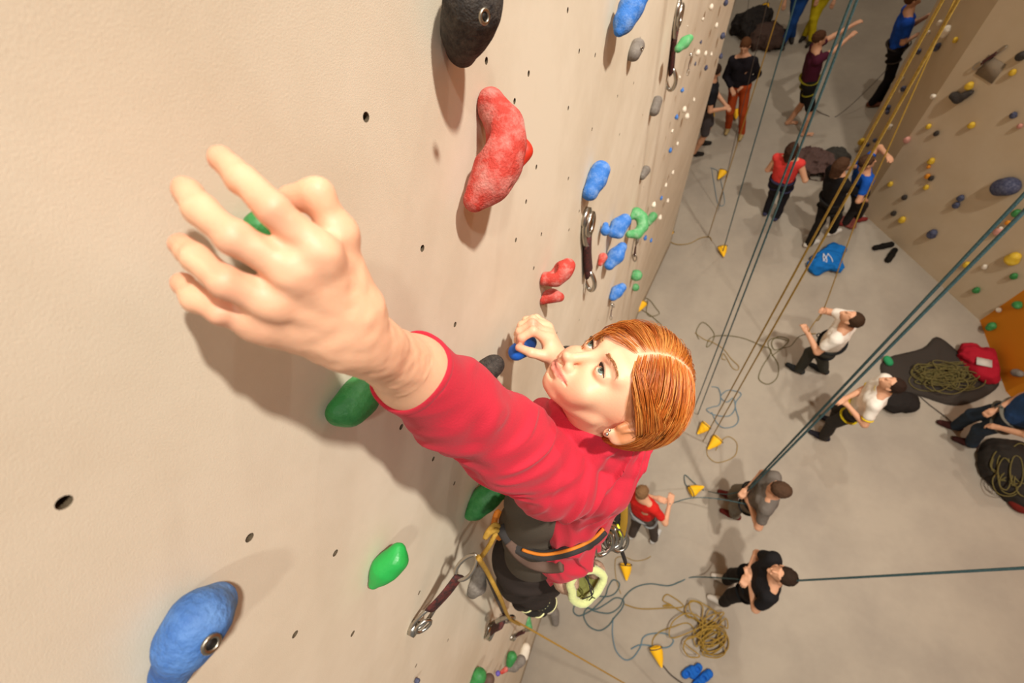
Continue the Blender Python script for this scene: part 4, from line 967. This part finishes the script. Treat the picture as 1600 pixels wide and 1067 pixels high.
# yellow pouches on the rope ends
def pouch(label, tip, mouth, r=.075, L=None):
    T = on_floor(*tip, .05); M_ = on_floor(*mouth, .10); ax = M_ - T; Ln = np.linalg.norm(ax); ax /= Ln; Ln = min(max(Ln, .20), .42); M_ = T + ax * Ln
    u = np.cross(ax, [0, 0, 1.0]); u /= np.linalg.norm(u); w = np.cross(u, ax); V = []; F = []; n = 14
    prof = [(0, .10), (.12, .28), (.4, .62), (.7, .92), (.88, 1.0), (.98, .86), (1.0, .55), (.95, .35)]
    for i, (a, rr) in enumerate(prof):
        for q in range(n):
            th = 2*math.pi*q/n; R_ = r * rr * (1 + .10*math.sin(th*3 + i)); c = T + ax*Ln*a + u*math.cos(th)*R_ + w*math.sin(th)*R_*.6; c[2] = max(c[2], .006); V.append(c)
    for i in range(len(prof)-1):
        for q in range(n): F.append((i*n+q, i*n+(q+1) % n, (i+1)*n+(q+1) % n, (i+1)*n+q))
    F.append(tuple(range(n)))
    t = thing('rope_weight_pouch', (T + M_)/2*np.array([1, 1, 0]), label, 'pouch'); raw('pouch_body', V, F, YEL, t)
    m = MB(); c = M_ - ax*Ln*.08; m.tube([c + (u*math.cos(a)*1.02 + w*math.sin(a)*.62)*r for a in np.linspace(0, 2*math.pi, 20, endpoint=False)], .006, 6, closed=True, caps=False); m.build('drawstring', ROPE_D, t)
    return t
for lab, tip, mo in [
    ('yellow pouch on the floor below the man in grey shorts', (1122,280), (1131,266)),
    ('yellow pouch at the end of the single teal rope', (1131,401), (1129,386)),
    ('yellow pouch at the wall foot beside a curling yellow rope', (1037,372), (1046,362)),
    ('yellow pouch at the wall foot just above the climber head', (997,487), (1006,470)),
    ('yellow pouch half hidden behind the tips of the climber hair', (1090,678), (1100,668)),
    ('yellow pouch below the long ochre rope pair', (1106,702), (1124,684)),
    ('yellow pouch between the child and the grey-shirted man', (1100,760), (1078,768)),
    ('yellow pouch hanging point-down below the child', (979,907), (978,880)),
    ('yellow pouch nearest the bottom edge of the photo', (1034,1043), (1024,1010)),
    ('yellow pouch in front of the man in grey shorts', (1116,182), (1110,172)),
    ('yellow pouch between the legs of the person in orange trousers', (1150,186), (1150,176)),
    ('yellow pouch at the top edge above the dark pile', (1198,20), (1196,6))]: pouch(lab, tip, mo)
# bags and piles
def lump(name, label, cat, pts, m, disp=.03, h=.014, kk=.08, parent=None, cut=True):
    """pts: (px, py, radius m, height m)"""
    s = SDF(); J = [on_floor(x, y, z) for x, y, r, z in pts]
    for i, q in enumerate(J): s.ell(q, (pts[i][2], pts[i][2], pts[i][2]*.7), kk)
    for i in range(len(J)-1): s.cap(J[i], J[i+1], pts[i][2]*.6, pts[i+1][2]*.6, kk)
    s.disp = lambda P: disp * vnoise(P * 7, len(pts)) + disp*.4 * vnoise(P * 22, 3) - disp * .55 * (1 - 2 * np.abs(vnoise(P * np.array([9, 14, 9]), 31)))
    s.p.append(('p', np.array([0, 0, .004]), np.array([0, 0, -1.0]), None, None, 0, 'i', J[0], 1e6))
    o = s.build(name, m, parent, h=h)
    if parent is None: tag(o, label, cat)
    return o
def coil(name, label, m, cx, cy, rx, ry, n, z0, z1, seed, r=.0065, parent=None):
    rr = random.Random(seed); P = []
    for i in range(n // 6):
        ox, oy = cx + rx * rr.uniform(-.6, .6), cy + ry * rr.uniform(-.5, .5); ra, rb = rx * rr.uniform(.25, .6), ry * rr.uniform(.25, .7); ph = rr.uniform(0, 6.3); z = z0 + (z1 - z0) * rr.random() * max(.2, 1 - ((ox-cx)/rx)**2 - ((oy-cy)/ry)**2)
        for q in range(6): P.append(on_floor(ox + ra*math.cos(ph + q*1.1), oy + rb*math.sin(ph + q*1.1), z + rr.uniform(0, .02)))
    mb = MB(); mb.tube(spline(P, 6), r, 6); o = mb.build(name, m, parent)
    if parent is None: tag(o, label, 'rope')
    return o
TARP = cloth('3A332D')
def tarp(name, label, cat, outline, m, hgt=.03, seed=1):
    """crumpled sheet lying on the floor; outline in floor pixels"""
    O = np.array([on_floor(x, y)[:2] for x, y in outline]); c = O.mean(0); V = []; F = []; n = len(O) * 4; R_ = spline(np.c_[O, np.zeros(len(O))], 4, True)[:, :2]; K = 9
    for k_ in range(K + 1):
        for q in R_: p = c + (q - c) * (k_ / K); V.append([p[0], p[1], 0])
    V = np.array(V); nz = vnoise(np.c_[V[:, :2] * 5, np.full(len(V), seed)], seed) * .6 + vnoise(np.c_[V[:, :2] * 14, np.full(len(V), seed)], seed+1) * .4
    edge = np.repeat(np.arange(K+1) / K, n); V[:, 2] = .012 + hgt * (1 + nz) * np.where(edge > .98, .25, 1)
    for k_ in range(K):
        for q in range(n): F.append((k_*n+q, k_*n+(q+1) % n, (k_+1)*n+(q+1) % n, (k_+1)*n+q))
    b = len(V); rim = V[-n:].copy(); rim[:, 2] = .002; V = np.r_[V, rim]
    for q in range(n): F.append((K*n+q, K*n+(q+1) % n, b+(q+1) % n, b+q))
    return tag(raw(name, V, F, m), label, cat)
tarp('rope_sheet', 'dark grey sheet spread on the floor under a heap of olive rope', 'sheet', [(1376,582), (1385,560), (1440,545), (1462,527), (1490,545), (1515,570), (1560,596), (1535,622), (1490,634), (1440,620), (1405,612)], TARP, .03, 4)
coil('climbing_rope', 'heap of olive rope on the dark grey sheet', ROPE_G, 1478, 588, 60, 26, 150, .05, .16, 3)
lump('bag', 'dark bag beside the head of the person with yellow edging', 'bag', [(1395,625,.16,.08), (1418,628,.13,.07)], cloth('26211e'), .02)
lump('bag', 'small green bag clip on the corner of the dark sheet', 'bag', [(1386,560,.028,.07), (1390,567,.028,.07)], cloth('2f8a58'), .004)
rb = lump('red_bag', 'crimson red bag with a white label beside the orange wall panel', 'bag', [(1518,552,.13,.12), (1536,558,.14,.12), (1534,576,.13,.1), (1545,586,.1,.08)], cloth('A01828'), .025)
m = MB(); q = on_floor(1538, 566, .235); m.box(q, .16, .11, .012, bev=.003); plabel(m.build('label_patch', cloth('C4BCB0'), rb), 'blank white label patch')
bk = lump('rope_basket', 'dark round basket full of rope at the right edge of the photo', 'basket', [(1575,720,.28,.08), (1590,745,.28,.08), (1605,765,.25,.08), (1565,735,.2,.08)], cloth('2a2520'), .02)
coil('climbing_rope', 'olive and yellow rope coiled in the basket at the right edge', ROPE_G, 1590, 735, 40, 42, 120, .20, .30, 9, .007)
lump('cushion', 'small dark red bundle behind the basket at the right edge', 'bundle', [(1594,784,.10,.07), (1606,788,.1,.07)], cloth('6a2018'), .01)
bb_ = lump('blue_bag', 'bright blue nylon bag crumpled on the floor with white cord', 'bag', [(1285,405,.14,.10), (1300,396,.14,.12), (1278,415,.13,.08), (1304,415,.12,.10), (1310,395,.08,.1)], cloth('1668B0'), .035, h=.01)
m = MB()
for i in range(4): m.tube(spline([on_floor(1286 + i*3 + 6*math.sin(i*2 + t_), 396 + t_*7, .25 - .012*t_*t_) for t_ in range(4)], 4), .006, 5)
m.build('cord', cloth('D8DCE0'), bb_)
lump('jacket_pile', 'brown and grey heap of jackets on the floor right of the tank-top woman', 'clothes', [(1258,250,.22,.10), (1275,255,.25,.12), (1285,262,.18,.10)], cloth('5A453F'), .06)
lump('backpack', 'dark grey backpack beyond the brown heap of jackets', 'bag', [(1296,250,.16,.10), (1308,243,.14,.10), (1318,246,.1,.09)], cloth('3c3832'), .04)
lump('backpack', 'dark backpack pile at the top edge, left part', 'bag', [(1165,38,.28,.16), (1185,30,.26,.14), (1172,50,.22,.12)], cloth('2a2522'), .06, h=.02)
lump('jacket_pile', 'brown jacket lying in the dark pile near the top edge', 'clothes', [(1195,52,.26,.14), (1205,62,.24,.12), (1188,64,.2,.1)], cloth('4a3830'), .06, h=.02)
lump('bag', 'dark bag at the right end of the pile near the top edge', 'bag', [(1212,50,.16,.12), (1214,66,.16,.1)], cloth('201c1a'), .04, h=.02)
lump('climbing_gear', 'small red and grey tangle of climbing gear on the floor by the right wall', 'gear', [(1318,345,.07,.04), (1328,340,.07,.05), (1330,352,.06,.04)], cloth('8a4a40'), .03)
def shoe(label, heel, toe, c, group, sole=None):
    H_, T_ = on_floor(*heel, .04), on_floor(*toe, .035); d = T_ - H_; d /= np.linalg.norm(d); T_ = H_ + d * min(np.linalg.norm(T_-H_), .24)
    s = SDF(); s.cap(H_, (H_+T_)/2, .042, .040, .03); s.cap((H_+T_)/2, T_, .042, .046, .03); s.ell(H_ + d*.03 + np.array([0, 0, .035]), (.030, .030, .03), .012, 's')
    s.p.append(('p', np.array([0, 0, .003]), np.array([0, 0, -1.0]), None, None, 0, 'i', H_, 1e6)); o = s.build('shoe', cloth(c), None, h=.006); tag(o, label, 'shoe', group)
    m = MB(); q = H_ + d*.10 + np.array([0, 0, .035]); sd = np.cross(d, [0, 0, 1.0]); m.tube(spline([q - sd*.035, q + np.array([0, 0, .018]), q + sd*.035], 5), .010, 6, flat=.4); m.build('strap', cloth(c), o); return o
shoe('black shoe lying on its own near the right wall, upper of the pair', (1368,387), (1392,382), '17130f', 'pair of black shoes by the right wall')
shoe('black shoe near the right wall, lower of the pair', (1398,391), (1388,406), '17130f', 'pair of black shoes by the right wall')
BLC = '1E5FB4'
shoe('blue plastic clog at the bottom edge, upper left of the four', (1070,1054), (1082,1046), BLC, 'blue clogs at the bottom edge')
shoe('blue plastic clog at the bottom edge, upper middle of the four', (1092,1042), (1082,1054), BLC, 'blue clogs at the bottom edge')
shoe('blue plastic clog at the bottom edge, rightmost of the four', (1096,1062), (1108,1052), BLC, 'blue clogs at the bottom edge')
shoe('blue plastic clog at the bottom edge, lowest of the four', (1086,1072), (1096,1062), BLC, 'blue clogs at the bottom edge')

# ---------------------------------------------------------------- holds on the right wall
RH = [(1465,75,4,'n'), (1482,50,5,'w'), (1496,62,4,'y'), (1468,72,5,'n'), (1438,80,4,'n'), (1471,35,4,'w'), (1453,50,3,'w'), (1412,123,3,'w'), (1414,138,4,'n'), (1410,141,3,'w'), (1390,168,4,'n'), (1389,175,3,'n'), (1393,198,4,'w'), (1369,219,3,'n'), (1358,226,3,'n'), (1348,221,5,'y'),
 (1419,217,5,'p'), (1517,132,6,'y'), (1461,150,4,'w'), (1453,196,4,'y'), (1465,207,4,'d'), (1520,194,5,'y'), (1586,178,5,'n'), (1585,111,5,'y'), (1598,85,7,'d'), (1596,195,4,'p'), (1457,250,5,'y'), (1453,259,3,'o'), (1451,274,4,'o'), (1457,277,4,'d'), (1449,291,4,'y'),
 (1393,286,4,'y'), (1415,307,4,'d'), (1398,332,4,'d'), (1411,342,5,'y'), (1458,364,7,'s'), (1503,308,5,'n'), (1496,319,5,'n'), (1590,331,6,'g'), (1577,346,4,'o'), (1562,360,6,'p'), (1512,412,5,'y'), (1540,415,4,'w'), (1585,402,10,'y'), (1586,430,5,'g'), (1527,452,5,'g'), (1566,355,3,'w')]
CM = {'n': (NAVYH, 'navy'), 'w': (WHITEH, 'cream'), 'y': (YELH, 'yellow'), 'p': (PINKH, 'pink'), 'd': (BLACKH, 'dark'), 'o': (ORH, 'orange'), 's': (NAVYH, 'slate'), 'g': (GREENH, 'green')}
for i, (x, y, r, c) in enumerate(RH):
    hold('%s of the small %s holds on the right-hand wall' % (ordinal(RH, i), CM[c][1]), [(x, y + r*.2, .02, r), (x + r*.5, y - r*.3, .03, r*.75)], CM[c][0], group='small %s holds on the right-hand wall' % CM[c][1], h=.012, on=on_right)
hold('big round slate-blue hold near the right edge on the right-hand wall', [(1570,290,.05,13), (1584,288,.06,14)], NAVYH, h=.01, on=on_right)
hold('long two-part dark hold on the right-hand wall beside a yellow one', [(1494,148,.03,6), (1504,151,.05,7), (1514,146,.05,5), (1522,142,.04,4)], BLACKH, h=.01, on=on_right)
hold('pale pinch hold beside the long dark hold', [(1484,46,.03,6), (1480,54,.03,5)], WHITEH, h=.012, on=on_right)
hold('green round hold on the orange panel, left', [(1554,509,.03,6), (1552,512,.04,5)], GREENH, h=.01, on=on_right)
hold('green round hold on the orange panel, at the right edge', [(1594,476,.03,6), (1596,478,.04,5)], GREENH, h=.01, on=on_right)
hold('small white hold on the orange panel', [(1564,484,.02,4)], WHITEH, h=.01, on=on_right)
hold('grey hold on the orange panel near the jeans', [(1592,582,.03,6), (1598,584,.03,5)], GREYH, h=.01, on=on_right)
a_, nr = on_right(1574, 72, .02); b_, _ = on_right(1524, 106, .03)
draw('quickdraw hanging on the right-hand wall beside a grey square', a_, b_, sc=2.2, side=np.array([0, 1.0, 0]), hang=False)
q, nr = on_right(1548, 108, .006); uu = np.cross(nr, [0, 0, 1.0]); m = MB(); m.box(q, .22, .22, .008, np.stack([uu, [0, 0, 1.0], nr], 1), bev=.002)
tag(m.build('wall_plate', cloth('8A7A66')), 'grey square plate fixed to the right-hand wall', 'plate')

# ---------------------------------------------------------------- what the climber wears and carries
HBLK = mat('black_harness_webbing', '2E2A28', .8, bump=(700, .4, 3)); HORG = mat('orange_harness_trim', 'C8741E', .7)
RUBBER = mat('gate_yellow', 'D8DC2A', .5)
def skin_depth(px, py, *ss):
    """first surface met along the view ray, in view depth"""
    v = ray(px, py); t_ = .6
    for _ in range(60):
        P = (CAMP + v * t_)[None]; d_ = min(float(q(P, (P[0], .02))[0]) for q in ss); t_ += max(d_, .0006) * .6
        if d_ < .001: return t_
        if t_ > 2.2: return None
    return t_
def lay(pts, ss, lift, zd):
    out = []
    for x, y in pts:
        z_ = skin_depth(x, y, *ss); zd = (z_ - lift) if z_ else zd; out.append(at(x, y, zd))
    return out
CL = (jac_sdf, vest_sdf, trou_sdf)
bp0 = lay([(781,822), (790,838), (803,852), (820,862), (845,868), (868,866), (892,860), (914,851), (930,841), (943,828)], CL, .008, 1.06)
zs = [depth_of(q) for q in bp0]; zs = np.convolve(np.r_[zs[0], zs[0], zs, zs[-1], zs[-1]], np.ones(5)/5, 'valid')
zs = np.minimum(zs, [depth_of(q) + .004 for q in bp0])
bp0 = [CAMP + (q - CAMP) * (z_ / depth_of(q)) for q, z_ in zip(bp0, zs)]
bp = spline(bp0, 5); vw = np.array([-.1, .1, 1.0])
mb = MB(); mb.tube(bp, .0115, 10, flat=.45, up=CAMP - bp[25]); belt = mb.build('harness_belt', HBLK, climber)
tr = bp[14:] + np.array([(CAMP - q) / np.linalg.norm(CAMP - q) * .006 for q in bp[14:]]) + cv((0, -1, -.3)) * .003
mb = MB(); mb.tube(tr, .0036, 8); plabel(mb.build('harness_trim', HORG, belt), 'orange trim on the belt')
st_ = lay([(796,846), (812,866), (832,880), (856,886), (878,884)], CL, .006, 1.1)
mb = MB(); mb.tube(spline(st_, 5), .013, 8, flat=.45, up=CAMP - st_[2]); mb.build('harness_strap', mat('brown_harness_strap', '5A4438', .8), belt)
mb = MB(); mb.tube(spline([at(905,862,1.03), at(925,880,1.08), at(922,895,1.10)], 4), .006, 6); mb.build('gear_loop', HBLK, belt)
mb = MB(); mb.tube(spline([at(778,800,1.05), at(772,822,1.03), at(780,840,1.04), at(786,822,1.06)], 5, True), .007, 7, closed=True, caps=False); mb.build('tie_in_loop', HORG, belt)
# knot and the climber's rope
ROPE_Y = mat('golden_climbing_rope', 'A27A26', .75, bump=(900, .4, 2), mottle=('C8A24C', 130, .5))
zc = depth_of(B1)
kn = [at(786,836,1.02), at(776,828,.99), at(766,832,.985), at(758,840,.99), at(764,828,.985), at(774,820,.99), at(780,826,1.0), at(772,838,.995), at(766,850,1.0), at(758,862,1.02), at(750,872,1.04)]
clip = on_wall(748, 872, .13)
pth = kn + [clip, on_wall(762,895,.13), on_wall(782,935,.16), on_wall(796,966,.14), on_wall(812,976,.14), on_wall(830,984,.15), at(1060,1116,5.0)]
rope('golden rope tied to the climber harness and running down through the quickdraws', pth, ROPE_Y, .0056, n=8)
rope('thin second strand of rope beside the golden one above the short quickdraw', [on_wall(754,880,.06), on_wall(772,926,.05), on_wall(790,966,.08)], ROPE_D, .006)
# chalk bag
LIME = mat('lime_green_fleece', 'B8BE80', .95, bump=(200, .5, 4), sheen=.3); CBAG = mat('brown_patterned_chalk_bag', '8A6A54', .85, mottle=('C8A890', 60, .7))
c0 = at(914, 912, 1.09); ax = at(895, 880, 1.20) - c0; ax /= np.linalg.norm(ax)
cb = thing('chalk_bag', at(905, 905, 1.16), 'brown chalk bag with a wide open lime green rim, hanging from the harness', 'chalk bag')
def cup(c, ax, r0, r1, L, n=28, wob=.1, inner=False):
    u = np.cross(ax, [0, .3, 1.0]); u /= np.linalg.norm(u); w = np.cross(ax, u); V = []; F = []; K = 8
    for k_ in range(K):
        t_ = k_ / (K - 1)
        for q in range(n):
            th = 2*math.pi*q/n; rr = (r0 + (r1 - r0) * t_) * (1 + wob * math.sin(3*th + 1 + t_) + wob*.4*math.sin(7*th)); V.append(c + ax*L*t_ + u*math.cos(th)*rr + w*math.sin(th)*rr)
    for k_ in range(K-1):
        for q in range(n): F.append((k_*n+q, k_*n+(q+1) % n, (k_+1)*n+(q+1) % n, (k_+1)*n+q))
    F.append(tuple(range((K-1)*n, K*n))); return V, F, V[:n]
vdir = (CAMP - c0); vdir /= np.linalg.norm(vdir); bx = -(vdir * .75 + cv((0.45, .55, -.1)) * .6); bx /= np.linalg.norm(bx)
V, F, rim = cup(c0, bx, .050, .052, .13); raw('bag_body', V, F, CBAG, cb)
V, F, rim = cup(c0 - bx*.004, bx, .043, .030, .085); raw('lining', V, F, mat('dark_chalk_bag_lining', '8A8A48', .95), cb)
mb = MB(); mb.tube(rim, .0105, 10, closed=True, caps=False); mb.build('rim', LIME, cb)
mb = MB(); mb.ball(at(884, 908, 1.12), (.034, .03, .04)); mb.ball(at(930, 890, 1.14), (.026, .024, .034)); mb.build('side_pocket', CBAG, cb)
mb = MB()
for i in range(3): mb.tube(spline([c0 + bx*.01 + cv((-.3 + .3*i, -.9, 0))*.03, c0 - bx*.02 + cv((.2, .1 + .2*i, 0))*.012, c0 - bx*.012 + cv((-.4 + .5*i, .9, 0))*.032], 5), .0013, 5)
mb.build('drawcord', DARK, cb)
# gear racked on the harness
for i, (x, y, z, a) in enumerate([(944,850,1.06,0), (950,842,1.07,.3), (957,838,1.08,.6), (962,830,1.09,.9), (896,884,1.06,.2), (905,882,1.07,.7)]):
    t = thing('carabiner', at(x, y, z), ['silver carabiner nearest the belt end on the climber harness', 'second silver carabiner racked on the back of the harness', 'silver carabiner racked beside the lime green gate', 'outermost silver carabiner racked on the back of the harness', 'left silver carabiner above the chalk bag', 'right silver carabiner above the chalk bag'][i], 'carabiner')
    A_ = cv((math.sin(a)*.6, .8, .5)); S_ = cv((.9, -.2, .3)); S_ = S_ - A_*S_.dot(A_); S_ /= np.linalg.norm(S_)
    m = MB(); m.tube(oval(at(x, y, z), A_, S_, .085, .045, 22), .0048, 7, closed=True, caps=False); m.build('frame', HANG, t)
    m = MB(); m.tube([at(x, y, z) + S_*.022 + A_*.024, at(x, y, z) + S_*.020 - A_*.026], .0045, 6); m.build('gate', RUBBER if i == 2 else HANG, t)
for i, (x0, y0, x1, y1, c) in enumerate([(968,785,962,835,'1e1a18'), (974,790,970,838,'8A6A22'), (962,792,955,828,'2a2420')]):
    t = thing('quickdraw', at(x0, y0, 1.05), ['dark quickdraw sling racked behind the jacket, middle of three', 'ochre quickdraw sling racked behind the jacket, rightmost of three', 'dark quickdraw sling racked behind the jacket, leftmost of three'][i], 'quickdraw')
    m = MB(); m.tube(spline([at(x0, y0, 1.05), at((x0+x1)/2 + 2, (y0+y1)/2, 1.07), at(x1, y1, 1.10)], 4), .010, 8, flat=.35); m.build('sling', cloth(c), t)
    m = MB(); m.tube(oval(at(x1 - 1, y1 + 8, 1.12), cv((.1, .8, .5)), cv((.9, -.1, .3)), .08, .044, 20), .0045, 6, closed=True, caps=False); m.build('carabiner', HANG, t)
t = thing('belay_device', at(978, 860, 1.3), 'small dark belay sling hanging below the harness over the yellow pouch', 'sling')
m = MB(); m.tube(spline([at(966,842,1.14), at(972,862,1.22), at(978,880,1.30)], 4), .008, 6, flat=.4); m.build('sling', cloth('2a2624'), t)
